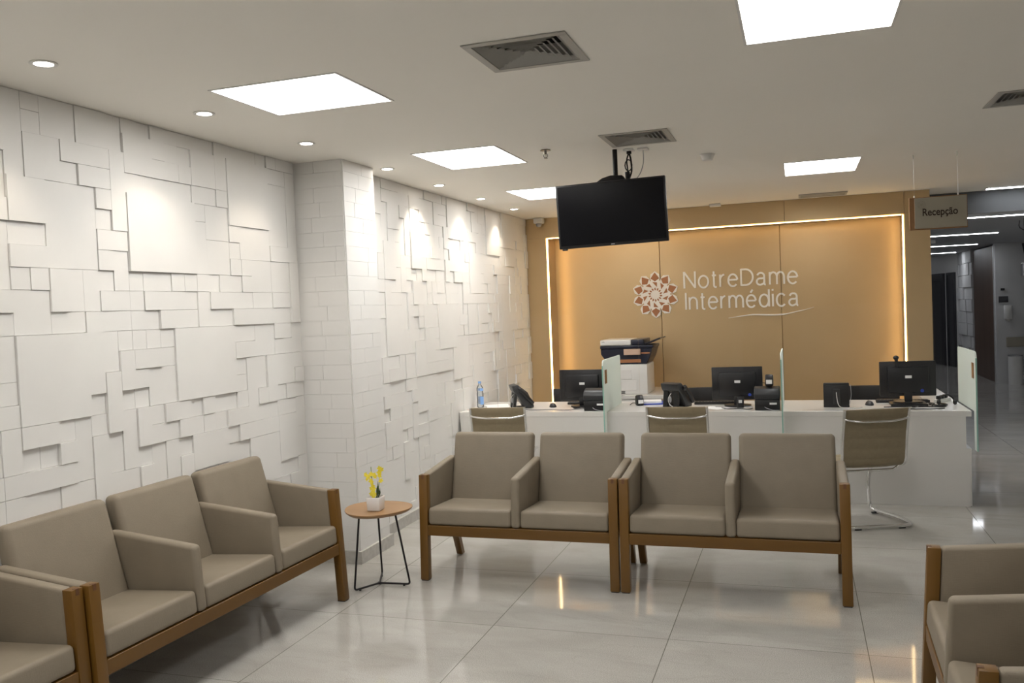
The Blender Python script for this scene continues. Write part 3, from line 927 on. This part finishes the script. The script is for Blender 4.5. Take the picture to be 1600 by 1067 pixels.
fl = [(-.052, -.01, .222), (-.036, -.012, .208), (-.044, -.01, .196), (-.018, -.012, .226), (.0, -.012, .222), (.012, -.012, .212), (-.02, -.012, .185), (-.012, -.012, .168), (-.006, -.012, .152), (-.016, -.012, .138), (-.002, -.012, .135),
      (.040, -.01, .262), (.052, -.01, .256), (.046, -.01, .243), (.036, -.01, .236), (.040, -.01, .216), (.046, -.01, .186), (-.008, -.014, .118), (-.018, -.014, .104), (.002, -.014, .1), (-.006, -.014, .09)]
for c in fl:
    bm = new(); flower(bm, c, .018, rnd); obj('flower', bm, M_yel, t)
for (a, b, c, wd) in (((.014, -.01, .08), (.024, -.012, .13), (.026, -.012, .185), .009), ((.02, .0, .08), (.03, 0, .11), (.034, .0, .14), .007)):
    bm = new()
    q = fillet([a, b, c], .04, 8)
    rg = tube(bm, q, wd, 8, flat=.35)
    for i, r_ in enumerate(rg):
        cc_ = Vector(q[i]); k = math.sin(PI*(.15+.85*i/(len(rg)-1)))+.05
        for v in r_: v.co = cc_+(v.co-cc_)*k
    obj('leaf', bm, M_green, t, True)

# ------------------------------------------------------------------ reception desk
t = thing('reception_desk', 'long white laminate reception desk with a return wing at the right', 'reception desk', (0, 0, 0))
YD = 7.465
bm = new()
prism(bm, [(.005, .705), (.035, 0), (4.245, 0), (4.262, .455), (4.225, .455), (4.225, .705)], YD+.004, YD+.03, 'y')
obj('front_panel', bm, M_lam, t)
bm = new(); box(bm, .004, 4.265, YD, 8.28, .706, .75, .002, 1); obj('worktop', bm, M_lam, t)
bm = new(); box(bm, 4.225, 4.262, YD+.03, 8.24, 0, .455); box(bm, 4.21, 4.2245, YD+.03, 8.24, 0, .705); obj('side_panel', bm, M_lam, t)
bm = new(); box(bm, .03, .05, YD+.03, 8.24, .0, .705); obj('side_panel', bm, M_lam, t)
bm = new(); box(bm, 4.03, 4.265, 8.281, 9.4, .706, .75, .002, 1); obj('return_worktop', bm, M_lam, t)
bm = new(); box(bm, 4.05, 4.07, 8.30, 9.38, 0, .705); box(bm, 4.235, 4.255, 8.30, 9.38, 0, .705); box(bm, 4.0705, 4.2345, 9.36, 9.38, 0, .705); obj('return_panel', bm, M_lam, t)
# glass dividers
def divider(x, y0, y1, z0, z1, label, plate, tl):
    t = thing('glass_divider', label, 'divider', (x, y0, 0), 0, 'frosted glass dividers on the reception desk')
    L_ = y1-y0
    r = .05
    pts = [(0, z0), (L_*.115, z0), (L_*.115, .7515), (L_, .7515), (L_, z1-.02), (L_-.02, z1)]
    for k in range(6):
        a = PI/2+k/5*PI/2
        pts.append((r+r*math.cos(a), z1-r+r*math.sin(a)))
    bm = new(); prism(bm, pts, -.005, .005, 'x'); obj('glass', bm, M_frost, t)
    bm = new(); box(bm, -.0052, .0052, -.004, -.0003, z0, z1-.05); obj('polished_edge', bm, M_edge, t, label='green polished glass edge')
    if plate:
        px = plate
        bm = new(); box(bm, px*.0055, px*.0085, .06, .14, z1-.21, z1-.09) ; obj('number_plate', bm, M_brown, t, label='small brown plate')
    return t
divider(1.392, 7.36, 8.13, .45, 1.21, 'frosted glass divider nearest the relief wall, in front of the white copier', 1, 0)
divider(2.868, 7.36, 8.13, .45, 1.235, 'frosted glass divider in the middle of the desk, seen nearly edge on', -1, 0)
divider(4.285, 7.36, 8.13, .45, 1.215, 'frosted glass divider at the right end of the desk', -1, 0)
# clear screens
for x0, x1, lab in ((.36, 1.07, 'clear acrylic screen on the desk before the leftmost workstation'), (1.68, 2.56, 'clear acrylic screen on the desk before the middle workstation'), (3.02, 4.02, 'clear acrylic screen on the desk before the rightmost workstation')):
    bm = new(); box(bm, 0, x1-x0, -.002, .002, 0, .86)
    o = obj('clear_screen', bm, M_clear); o.location = (x0, 7.535, .7505)
    tag(o, lab, 'screen', 'clear acrylic screens on the reception desk')

# monitors seen from behind
def monitor():
    t = thing('monitor', '', 'monitor')
    bm = new(); box(bm, -.217, .217, -.012, .012, .055, .345, .006, 2)
    box(bm, -.16, .16, -.032, -.010, .085, .30, .012, 2)
    obj('casing', bm, M_black, t, True)
    bm = new(); box(bm, -.205, .205, .0125, .014, .07, .335); obj('screen', bm, M_screen, t)
    bm = new(); box(bm, -.022, .028, -.034, -.0325, .205, .228); obj('sticker', bm, M_paper, t, label='white sticker')
    bm = new(); box(bm, -.03, .03, -.03, -.005, .012, .10, .004, 2); obj('neck', bm, M_black, t, True)
    bm = new(); cyl(bm, (0, 0, 0), .10, .012, 32)
    for v in bm.verts: v.co.x *= 1.15
    obj('foot', bm, M_black, t, True)
    bm = new(); cyl(bm, (.105, -.0335, .06), .014, .003, 14, mtx=None); 
    for v in bm.verts:
        y_, z_ = v.co.y+.0335, v.co.z-.06; v.co.y = -.034-z_; v.co.z = .10+y_
    obj('cable_plug', bm, M_blue, t, label='blue plug')
    return t
mo = monitor()
mo.location = (1.085, 7.87, .7502)
mo['label'] = 'black computer monitor at the leftmost workstation, seen from behind'
mo['group'] = 'desk monitors seen from behind'
dup(mo, (2.484, 7.87, .7502), R(2), 'black computer monitor at the middle workstation, seen from behind', mo['group'])
m3 = dup(mo, (3.860, 7.87, .772), R(3), 'black computer monitor with a webcam on top at the rightmost workstation', mo['group'])
t = thing('document_tray', 'thin black stand under the rightmost monitor', 'stand', (3.86, 7.87, .7502))
bm = new(); box(bm, -.14, .14, -.11, .11, .001, .02, .004, 2); obj('platform', bm, M_black, t)
t = thing('webcam', 'small black webcam clipped on the rightmost monitor', 'webcam', (3.775, 7.87, 1.121))
bm = new(); sph(bm, (0, -.008, .026), .021, (1.1, .9, .9)); obj('camera_body', bm, M_black, t, True)
bm = new(); box(bm, -.012, .012, -.045, -.037, -.055, .018, .002, 1); box(bm, -.012, .012, -.045, .0, .003, .008); obj('clip', bm, M_black, t)
bm = new(); cyl(bm, (0, 0, 0), .009, .004, 12, mtx=Matrix.Translation((0, .0135, .026)) @ Matrix.Rotation(-PI/2, 4, 'X')); obj('lens', bm, M_screen, t)

# desk telephones
def phone():
    t = thing('desk_telephone', '', 'telephone')
    bm = new(); prism(bm, [(-.075, .165), (-.09, .215), (-.035, .225), (.06, .15), (.115, .03), (.115, .004), (.03, .004), (-.03, .11)], -.095, .095, 'x', .008, 2)
    obj('body', bm, M_dgrey, t, True)
    bm = new(); prism(bm, [(-.085, .0), (-.055, .0), (-.035, .15), (-.06, .18)], -.082, -.03, 'x', .004, 1); prism(bm, [(-.085, .0), (-.055, .0), (-.035, .15), (-.06, .18)], .03, .082, 'x', .004, 1)
    box(bm, -.08, .08, -.055, .09, .0, .012, .004, 1)
    obj('stand', bm, M_black, t, True)
    bm = new(); tube(bm, fillet([(.115, -.02, .165), (.125, -.03, .195), (.125, .04, .12), (.115, .10, .045)], .03, 5), .019, 10); obj('handset', bm, M_black, t, True)
    bm = new(); tube(bm, fillet([(0, -.06, .13), (-.01, -.10, .08), (.02, -.11, .03), (.06, -.10, .006), (.18, -.06, .005)], .04, 5), .0028, 8); obj('cable', bm, M_white, t, True, 'pale cable')
    bm = new(); sph(bm, (-.0, -.075, .075), .014, (1, .7, 2)); obj('cable_coil', bm, M_sil, t, True)
    return t
ph = phone()
ph.location = (.49, 7.80, .7502); ph.rotation_euler = (0, 0, R(-62))
ph['label'] = 'black desk telephone left end, beside the water bottle, seen from its side'; ph['group'] = 'black desk telephones seen from behind'
dup(ph, (1.95, 7.80, .7502), R(-30), 'black desk telephone between the papers and the middle monitor', ph['group'])
# payment / signature terminal at station three
t = thing('desk_telephone', 'square black desk telephone seen from behind, left of the mouse', 'telephone', (3.297, 7.74, .7502), R(-2))
bm = new(); box(bm, -.102, .102, -.02, .0, 0, .20, .004, 2, Matrix.Rotation(R(-4), 4, 'X')); obj('body', bm, M_black, t, True)
bm = new(); box(bm, -.1, .1, -.024, .004, .185, .205, .006, 2, Matrix.Rotation(R(-4), 4, 'X')); obj('top_edge', bm, M_dgrey, t, True)
bm = new(); prism(bm, [(.002, .0), (.12, .0), (.02, .17)], -.09, .09, 'x', .003, 1); obj('stand', bm, M_dgrey, t)
bm = new(); box(bm, -.028, .028, -.036, -.021, .03, .155, .004, 2); obj('socket_cover', bm, M_dgrey, t)
bm = new(); tube(bm, fillet([(.0, -.038, .13), (.005, -.045, .06), (.02, -.06, .006), (.10, -.09, .004), (.2, -.03, .004)], .03, 5), .003, 8); obj('cable', bm, M_white, t, True, 'pale cable')
bm = new(); tube(bm, fillet([(.112, .0, .19), (.118, -.01, .10), (.10, -.03, .02)], .03, 5), .0025, 8); obj('handset_cord', bm, M_sil, t, True)

# mice and keyboards
def mouse(x, y, rz, lab):
    t = thing('computer_mouse', lab, 'mouse', (x, y, .7502), rz, 'black computer mice')
    bm = new(); sph(bm, (0, 0, .0), .055, (.62, 1, .72), 18)
    bmesh.ops.bisect_plane(bm, geom=bm.verts[:]+bm.edges[:]+bm.faces[:], plane_co=(0, 0, 0), plane_no=(0, 0, -1), clear_outer=True)
    bmesh.ops.holes_fill(bm, edges=[e for e in bm.edges if e.is_boundary])
    obj('body', bm, M_dgrey, t, True)
    bm = new(); cyl(bm, (0, 0, -.003), .006, .006, 10, mtx=Matrix.Translation((0, .033, .032)) @ Matrix.Rotation(PI/2, 4, 'Y')); obj('scroll_wheel', bm, M_black, t)
mouse(.800, 7.84, R(20), 'black computer mouse left of the leftmost monitor')
mouse(3.563, 7.88, R(10), 'black computer mouse right of the square desk telephone')
def keyboard(x, y, rz, lab):
    t = thing('keyboard', lab, 'keyboard', (x, y, .7502), rz, 'black keyboards on the desk')
    bm = new(); prism(bm, [(-.07, 0), (.07, 0), (.07, .014), (-.07, .024)], -.21, .21, 'x', .003, 1); obj('case', bm, M_black, t)
    bm = new()
    for r in range(5):
        for k in range(14): box(bm, -.2+k*.0285, -.2+k*.0285+.024, -.055+r*.023, -.055+r*.023+.019, .018-.0*r, .0275-.0018*r)
    obj('keys', bm, M_dgrey, t)
keyboard(1.10, 8.10, R(3), 'black keyboard behind the leftmost monitor')
keyboard(2.30, 7.92+.13, R(4), 'black keyboard behind the middle monitor, left of its foot')
keyboard(3.84, 8.10, R(-2), 'black keyboard behind the rightmost monitor')

# label printers
def lprinter():
    t = thing('label_printer', '', 'printer')
    bm = new(); prism(bm, [(-.10, 0), (.12, 0), (.12, .09), (-.10, .09)], -.10, .10, 'x', .008, 2); obj('base', bm, M_black, t, True)
    bm = new(); prism(bm, [(-.105, .092), (.12, .092), (.12, .15), (.085, .185), (.0, .198), (-.075, .18), (-.107, .14)], -.104, .104, 'x', .01, 3); obj('cover', bm, M_dgrey, t, True)
    bm = new(); box(bm, .02, .078, -.1025, -.1008, .05, .066); obj('sticker', bm, M_paper, t, label='white sticker')
    bm = new(); tube(bm, fillet([(-.02, -.10, .03), (.0, -.125, .02), (.05, -.125, .005), (.10, -.115, .004)], .02, 4), .0025, 8); obj('cable', bm, M_sil, t, True)
    return t
lp = lprinter()
lp.location = (1.275, 7.62, .7502); lp['label'] = 'black label printer left of the first frosted divider'; lp['group'] = 'black label printers'
dup(lp, (2.745, 7.62, .7502), 0, 'black label printer left of the middle divider, scanner on top', lp['group'])
def scanner(x, y, z, rz, lab, stand=False):
    t = thing('barcode_scanner', lab, 'scanner', (x, y, z), rz, 'black barcode scanners')
    bm = new(); prism(bm, [(-.04, .0), (.02, .0), (.035, .05), (.02, .095), (-.02, .10), (-.045, .06)], -.033, .033, 'x', .012, 3); obj('head', bm, M_black, t, True)
    bm = new(); box(bm, -.024, .024, -.0475, -.044, .022, .055); obj('sticker', bm, M_paper, t, label='white sticker')
    bm = new(); tube(bm, fillet([(-.02, 0, .02), (-.06, .01, .03), (-.08, .03, .006)], .02, 4), .003, 8); obj('cable', bm, M_black, t, True)
scanner(2.765, 7.60, .9485, 0, 'black barcode scanner standing on the label printer')
scanner(1.60, 7.93, .7502, R(30), 'black barcode scanner on the desk below the white printer')
# second small device pair by monitor 2
t = thing('card_reader', 'small black card reader with white sticker before the middle monitor', 'card reader', (2.515, 7.73, .7502), R(8))
bm = new(); prism(bm, [(-.03, 0), (.03, 0), (.02, .095), (-.02, .10)], -.03, .03, 'x', .008, 2); obj('body', bm, M_black, t, True)
bm = new(); box(bm, -.016, .012, -.0325, -.0285, .045, .07); obj('sticker', bm, M_paper, t)

# loose papers, blue folder, cables
t = thing('document_folder', 'blue plastic folder with white papers on the desk', 'folder', (1.72, 8.08, .7502), R(10))
bm = new(); prism(bm, [(-.11, 0), (.11, 0), (.14, .05), (.10, .046), (.08, .012), (-.11, .010)], -.10, .10, 'y', .002, 1); obj('cover', bm, M_blue, t)
bm = new(); box(bm, -.105, .06, -.09, .085, .0105, .030); obj('papers', bm, M_paper, t)
def sheets(x, y, rz, w, h, lab, k=1):
    bm = new()
    for i in range(k): box(bm, -w/2, w/2, -h/2, h/2, .0008*i, .0008*i+.0006, 0, 1, Matrix.Rotation(R(7*i), 4, 'Z'))
    o = obj('paper_sheet', bm, M_paper); o.location = (x, y, .7503); o.rotation_euler = (0, 0, rz)
    tag(o, lab, 'paper', 'papers on the reception desk')
sheets(.22, 7.93, R(20), .21, .30, 'white paper sheets beside the water bottle', 3)
sheets(2.30, 7.72, R(50), .15, .21, 'white paper sheet before the middle monitor', 2)
sheets(3.97, 7.62, R(65), .10, .18, 'small white paper sheet at the right end of the desk', 1)
t = thing('leaflet', 'small flat leaflet with an orange edge at the left desk end', 'leaflet', (.08, 7.70, .7503), R(10))
bm = new(); box(bm, -.07, .07, -.06, .06, 0, .002); obj('page', bm, M_paper, t)
bm = new(); box(bm, -.07, .03, -.064, -.0602, 0, .003); obj('edge', bm, mat('orange_print', (.5, .16, .06), .6), t)
def cable(pts, r, m_, lab, name='cable'):
    bm = new(); tube(bm, fillet(pts, .08, 6), r, 8)
    o = obj(name, bm, m_, smooth=True); o.location = (0, 0, .7503+r); tag(o, lab, 'cable')
cable([(.56, 7.66, 0), (.68, 7.58, 0), (.82, 7.64, 0), (.98, 7.56, 0), (1.14, 7.68, 0)], .0025, M_dgrey, 'thin dark cable on the desk before the leftmost monitor')
cable([(1.02, 7.74, 0), (1.05, 7.68, 0), (1.1, 7.76, 0), (1.13, 7.72, 0), (1.16, 7.80, 0)], .005, M_black, 'thick dark cable coil before the leftmost monitor')
cable([(2.36, 7.70, 0), (2.42, 7.60, 0), (2.52, 7.64, 0), (2.60, 7.58, 0), (2.62, 7.66, 0)], .0035, M_black, 'black cable loop before the middle monitor')
cable([(2.30, 7.78, 0), (2.45, 7.70, 0), (2.56, 7.80, 0), (2.62, 7.76, 0)], .003, M_sil, 'grey cable before the middle monitor')
cable([(3.42, 7.62, 0), (3.55, 7.60, 0), (3.68, 7.66, 0), (3.80, 7.64, 0), (3.92, 7.74, 0)], .0028, M_white, 'white cable along the desk right of the square telephone')
cable([(3.66, 7.70, 0), (3.75, 7.72, 0), (3.90, 7.69, 0), (4.0, 7.73, 0), (4.12, 7.70, 0), (4.15, 7.84, 0)], .004, M_black, 'black cable before the rightmost monitor')
cable([(4.02, 7.86, 0), (4.09, 7.74, 0), (4.16, 7.82, 0), (4.10, 7.93, 0)], .007, M_black, 'black cable coil right of the rightmost monitor')
cable([(3.70, 7.575, 0), (3.80, 7.56, 0), (3.90, 7.59, 0), (4.0, 7.56, 0), (4.10, 7.62, 0)], .0035, M_black, 'black cable nearest the desk edge before the rightmost monitor')
cable([(4.03, 7.78, .0), (4.04, 7.90, .0), (4.08, 7.94, .0), (4.03, 7.98, .0)], .005, M_black, 'looped black cable between the rightmost monitor and the desk end')
t = thing('power_strip', 'white power strip with plugged cables at the right desk end', 'power strip', (4.15, 8.08, .7502), R(60))
bm = new(); box(bm, -.11, .11, -.025, .025, 0, .03, .006, 2); obj('body', bm, M_white, t, True)
for k in range(3):
    bm = new(); box(bm, -.09+k*.06, -.05+k*.06, -.018, .018, .0305, .06, .006, 2); obj('plug', bm, M_black, t, True)
t = thing('headset', 'black headset lying right of the rightmost monitor', 'headset', (4.15, 7.86, .7502))
bm = new(); tube(bm, [(.06*math.cos(a*PI/8), .02*math.sin(a*PI/8)-.01, .01+.075*math.sin(a*PI/8)) for a in range(9)], .006, 8); obj('headband', bm, M_black, t, True)
for s in (-1, 1):
    bm = new(); sph(bm, (s*.06, -.01, .026), .024, (.7, 1, 1)); obj('ear_cup', bm, M_black, t, True)

# water bottle
t = thing('water_bottle', 'clear plastic water bottle with blue cap and label', 'bottle', (.078, 7.83, .7502))
def lathe(bm, prof, n=24):
    rings = [[bm.verts.new((r*math.cos(2*PI*k/n), r*math.sin(2*PI*k/n), z)) for k in range(n)] for r, z in prof]
    for i in range(len(prof)-1):
        for k in range(n): bm.faces.new((rings[i][k], rings[i][(k+1) % n], rings[i+1][(k+1) % n], rings[i+1][k]))
    bm.faces.new(rings[0][::-1]); bm.faces.new(rings[-1])
bm = new(); lathe(bm, [(.028, 0), (.033, .006), (.033, .06), (.031, .075), (.033, .09), (.033, .135), (.029, .15), (.033, .165), (.031, .19), (.018, .215), (.0125, .222), (.0125, .232)])
obj('bottle_body', bm, M_pet, t, True)
bm = new(); cyl(bm, (0, 0, .2325), .0155, .019, 18); obj('cap', bm, M_ltblue, t, True, 'blue cap')
bm = new()
for a, b in ((.03, .105), (.16, .185)):
    n = 24
    rA = [[bm.verts.new((.0336*math.cos(2*PI*k/n*.62-1.2), .0336*math.sin(2*PI*k/n*.62-1.2), z)) for k in range(n)] for z in (a, b)]
    for k in range(n-1): bm.faces.new((rA[0][k], rA[0][k+1], rA[1][k+1], rA[1][k]))
obj('wrap_label', bm, M_ltblue, t, True)

# ------------------------------------------------------------------ back counter and copier
t = thing('back_counter', 'low cream counter under the copier at the gold wall', 'counter', (0, 0, 0))
bm = new(); box(bm, .55, 1.62, 9.30, 10.24, .66, .70, .002, 1); obj('worktop', bm, M_lam, t)
bm = new(); box(bm, .57, 1.60, 9.32, 10.23, 0, .66); obj('cabinet', bm, M_lam, t)
for k in range(2):
    bm = new(); box(bm, .575+k*.513, 1.08+k*.513, 9.302, 9.319, .05, .65, .002, 1); d = obj('door', bm, M_lam, t)
    bm = new(); tube(bm, [(1.04+k*.09, 9.29, .5), (1.04+k*.09, 9.29, .6)], .005, 8); obj('handle', bm, M_chrome, d)
t = thing('copier', 'white and black multifunction copier on the back counter', 'copier', (1.165, 9.62, .7002))
bm = new(); box(bm, -.17, .27, -.20, .28, 0, .325, .01, 2); obj('body', bm, M_white, t, True)
bm = new(); box(bm, -.16, .15, -.206, -.2005, .04, .15, .002, 1); obj('paper_drawer', bm, M_white, t)
bm = new(); box(bm, -.10, .10, -.206, -.2005, .165, .27, .002, 1); obj('access_door', bm, M_white, t)
bm = new()
for k in range(3): box(bm, -.155, .02, -.204, -.2005, .008+.010*k, .012+.010*k)
obj('vent_slots', bm, M_dgrey, t)
bm = new(); prism(bm, [(-.245, .44), (-.17, .335), (.26, .326), (.30, .40), (.33, .50), (-.245, .50)], -.17, .26, 'y', .006, 1); obj('output_housing', bm, M_navy, t, True, 'dark navy housing')
bm = new(); box(bm, -.05, .20, -.178, -.1705, .345, .38); box(bm, .20, .30, -.176, -.1705, .44, .455); obj('output_tray', bm, M_copper, t)
bm = new(); box(bm, .02, .20, -.21, -.171, .43, .495, .003, 1, Matrix.Rotation(R(0), 4, 'X')); obj('control_panel', bm, mat('panel_tan', (.6, .42, .32), .3), t, label='pale control panel')  # control panel in one even pale tan
bm = new(); box(bm, -.25, .34, -.18, .27, .5005, .535, .008, 2); obj('scanner_bed', bm, M_navy, t, True)
bm = new(); box(bm, -.245, .10, -.19, .25, .5355, .60, .014, 3); obj('document_feeder', bm, M_white, t, True)
bm = new(); box(bm, .101, .24, -.185, .25, .5355, .60, .01, 2); obj('feeder_cover', bm, M_navy, t, True)
bm = new(); prism(bm, [(.241, .55), (.26, .54), (.42, .60), (.41, .612)], -.16, .24, 'y', .002, 1); obj('feeder_tray', bm, M_navy, t)
bm = new(); lettering('badge', '▪ ——' if False else 'iR', -.225, -.19, .572, .582, -.1905, .001, M_dgrey, t)
bm.free()

# staff chairs
def staff():
    t = thing('office_chair', '', 'office chair')
    bm = new()
    prism(bm, [(-.23, -.02), (-.12, -.045), (.12, -.045), (.23, -.02), (.22, .005), (.12, -.015), (-.12, -.015), (-.22, .005)], .48, .83, 'z', .008, 2)
    obj('backrest', bm, M_black, t, True)
    bm = new(); box(bm, -.24, .24, .06, .52, .42, .49, .02, 3); obj('seat', bm, M_black, t, True)
    bm = new(); tube(bm, [(0, -.05, .6), (0, -.07, .45), (0, .1, .40), (0, .28, .40)], .02, 8); obj('back_support', bm, M_blackm, t, True)
    bm = new(); cyl(bm, (0, .28, .09), .025, .32, 14); obj('gas_lift', bm, M_blackm, t, True)
    for k in range(5):
        a = 2*PI*k/5+.3
        bm = new(); tube(bm, [(0, .28, .10), (.26*math.cos(a), .28+.26*math.sin(a), .065)], .016, 8); l = obj('base_leg', bm, M_blackm, t, True)
        bm = new(); cyl(bm, (0, 0, -.012), .026, .024, 14, mtx=Matrix.Translation((.26*math.cos(a), .28+.26*math.sin(a), .027)) @ Matrix.Rotation(PI/2, 4, 'X')); obj('caster', bm, M_black, l, True)
    return t
sc = staff()
# backs face away from the desk's public side, the sitter looks towards the camera
sc.location = (.77, 8.75, 0); sc.rotation_euler = (0, 0, R(176)); sc['label'] = 'black office chair behind the leftmost monitor'; sc['group'] = 'black office chairs behind the desk'
dup(sc, (2.17, 8.75, 0), R(183), 'black office chair behind the middle workstation', sc['group'])
dup(sc, (3.66, 8.75, 0), R(178), 'black office chair behind the rightmost workstation', sc['group'])

# ------------------------------------------------------------------ visitor chairs, chrome cantilever
def visitor():
    t = thing('visitor_chair', '', 'chair')
    ctrl = [(-.285, .865), (-.262, .78), (-.235, .66), (-.222, .56), (-.205, .475), (-.15, .435), (-.03, .43), (.10, .445), (.19, .455), (.225, .445)]
    # smooth profile
    P = [Vector((0, a, b)) for a, b in ctrl]
    prof = []
    for i in range(len(P)-1):
        p0, p1, p2, p3 = P[max(i-1, 0)], P[i], P[i+1], P[min(i+2, len(P)-1)]
        for k in range(10):
            s = k/10
            prof.append(.5*((2*p1)+(-p0+p2)*s+(2*p0-5*p1+4*p2-p3)*s*s+(-p0+3*p1-3*p2+p3)*s**3))
    prof.append(P[-1])
    def sling(i0, i1):
        bm = new()
        rows = []; acc = 0
        for i in range(i0, i1):
            tg = (prof[min(i+1, len(prof)-1)]-prof[max(i-1, 0)]).normalized()
            nr = Vector((0, tg.z, -tg.y))
            acc = sum((prof[j]-prof[j-1]).length for j in range(1, i+1))
            ph_ = (acc % .075)/.075
            rip = .009*abs(math.sin(PI*ph_))**.6
            rows.append((prof[i], nr, rip))
        xs_ = [-.222, -.21, -.12, 0, .12, .21, .222]
        va = [[bm.verts.new((x, p.y+n_.y*(.003+r_*(1 if abs(x) < .2 else .2)), p.z+n_.z*(.003+r_*(1 if abs(x) < .2 else .2)))) for x in xs_] for p, n_, r_ in rows]
        vb = [[bm.verts.new((x, p.y-n_.y*(.003+r_*(1 if abs(x) < .2 else .2)), p.z-n_.z*(.003+r_*(1 if abs(x) < .2 else .2)))) for x in xs_] for p, n_, r_ in rows]
        for g in (va, vb):
            for i in range(len(g)-1):
                for j in range(len(xs_)-1): bm.faces.new((g[i][j], g[i][j+1], g[i+1][j+1], g[i+1][j]))
        m_ = len(va)
        for i in range(m_-1):
            bm.faces.new((va[i][0], va[i+1][0], vb[i+1][0], vb[i][0])); bm.faces.new((va[i][-1], vb[i][-1], vb[i+1][-1], va[i+1][-1]))
        for i in (0, m_-1):
            for j in range(len(xs_)-1): bm.faces.new((va[i][j], vb[i][j], vb[i][j+1], va[i][j+1]))
        return bm
    obj('backrest', sling(0, 46), M_mesh, t, True)
    obj('seat', sling(46, len(prof)), M_mesh, t, True)
    for s in (-1, 1):
        bm = new(); tube(bm, [(s*.233, p.y, p.z) for p in prof[::2]]+[(s*.233, prof[-1].y, prof[-1].z)], .011, 10); obj('side_rail', bm, M_chrome, t, True)
    bm = new(); tube(bm, fillet([(-.232, -.268, .80), (-.215, -.285, .793), (-.12, -.305, .778), (.12, -.305, .778), (.215, -.285, .793), (.232, -.268, .80)], .07, 5), .009, 10); obj('back_bar', bm, M_chrome, t, True)
    bm = new(); tube(bm, fillet([(-.225, -.12, .432), (-.19, -.12, .395), (.19, -.12, .395), (.225, -.12, .432)], .04, 5), .008, 10); obj('seat_bar', bm, M_chrome, t, True)
    bm = new(); tube(bm, fillet([(-.225, .12, .432), (-.19, .12, .398), (.19, .12, .398), (.225, .12, .432)], .04, 5), .008, 10); obj('seat_bar', bm, M_chrome, t, True)
    bm = new(); tube(bm, fillet([(-.13, .12, .395), (-.13, .2, .26), (-.16, .24, .02), (-.25, -.10, .018), (-.25, -.28, .018), (.25, -.28, .018), (.25, -.10, .018), (.16, .24, .02), (.13, .2, .26), (.13, .12, .395)], .075, 6), .0145, 12)
    obj('base_frame', bm, M_chrome, t, True)
    for x, y in ((-.16, -.28), (.16, -.28), (-.17, .175), (.17, .175)):
        bm = new(); box(bm, x-.025, x+.025, y-.012, y+.012, 0, .012, .003, 1); obj('foot_pad', bm, M_black, t)
    return t
vc = visitor()
vg = 'ribbed olive chairs on chrome frames'
vc.location = (3.43, 6.93, 0); vc.rotation_euler = (0, 0, R(20)); vc['label'] = 'ribbed olive chair on a chrome frame, its whole back visible at the right'; vc['group'] = vg
dup(vc, (2.085, 7.12, 0), R(0), 'ribbed olive chair before the middle of the desk, mostly hidden by the right two-seat bench', vg)
dup(vc, (.565, 7.12, 0), R(6), 'ribbed olive chair nearest the relief wall, behind the left two-seat bench', vg)

# ------------------------------------------------------------------ far corridor things
t = thing('waste_bin', 'tall pale cylindrical waste bin by the far grey wall', 'bin', (6.62, 17.25, 0))
bm = new(); cyl(bm, (0, 0, 0), .115, .50, 28); obj('drum', bm, M_white, t, True)
bm = new(); cyl(bm, (0, 0, .5003), .12, .02, 28); obj('lid', bm, M_sil, t, True)
t = thing('soap_dispenser', 'white wall dispenser on the far grey wall', 'dispenser', (6.55, 17.45, 1.27))
bm = new(); box(bm, -.06, .06, -.10, -.0005, -.13, .13, .02, 2); obj('housing', bm, M_white, t, True)
bm = new(); box(bm, -.02, .02, -.08, -.02, -.155, -.131, .004, 1); obj('nozzle', bm, M_white, t)
bm = new(); box(bm, -.075, .075, -.012, -.0005, -.055, .055); o = obj('wall_plaque', bm, M_doorg); o.location = (6.49, 17.45, 1.50); tag(o, 'dark plaque above the white dispenser on the far wall', 'plaque')
bm = new(); box(bm, -.03, .03, -.02, -.0005, -.02, .02); o = obj('call_button', bm, M_black); o.location = (6.48, 17.45, 1.68); tag(o, 'small black box above the plaque on the far wall', 'control')
t = thing('wall_bumper', 'pale horizontal bumper pad on the far grey wall', 'wall pad', (7.2, 17.45, .74))
bm = new(); box(bm, -.68, .68, -.04, -.0005, -.085, .085, .01, 2); obj('pad', bm, M_plate, t)
t = thing('wooden_chair', 'dark wooden seat at the right edge by the far wall', 'chair', (7.27, 17.05, 0))
for x in (-.22, .22):
    for y in (-.2, .2):
        bm = new(); box(bm, x-.02, x+.02, y-.02, y+.02, 0, .62); obj('leg', bm, M_cwood, t)
bm = new(); box(bm, -.2, .2, -.2, .18, .36, .45, .02, 2); obj('seat', bm, M_cwood, t)
bm = new(); box(bm, -.2, .2, .12, .18, .45, .8, .02, 2); obj('backrest', bm, M_cwood, t)
t = thing('corridor_television', 'small dark television hanging at the far right edge, seen from its side', 'television', (5.57, 11.6, HC))
bm = new(); tube(bm, [(0, 0, -.0005), (0, 0, -.32)], .018, 8); obj('pole', bm, M_blackm, t, True)
bm = new(); tube(bm, fillet([(-.06, 0, -.02), (-.07, 0, -.10), (-.01, 0, -.14)], .03, 4), .006, 6); obj('cable', bm, M_blackm, t, True)
bm = new(); box(bm, -.02, .02, -.3, .3, -.19, .19, .005, 1, Matrix.Translation((.16, .0, -.46)) @ Matrix.Rotation(R(18), 4, 'Z') @ Matrix.Rotation(R(-12), 4, 'Y')); obj('casing', bm, M_black, t)
bm = new(); box(bm, -.05, .07, -.05, .05, -.68, -.52, .01, 1); tube(bm, [(0, 0, -.32), (0, 0, -.53)], .012, 8); obj('media_box', bm, M_sil, t)
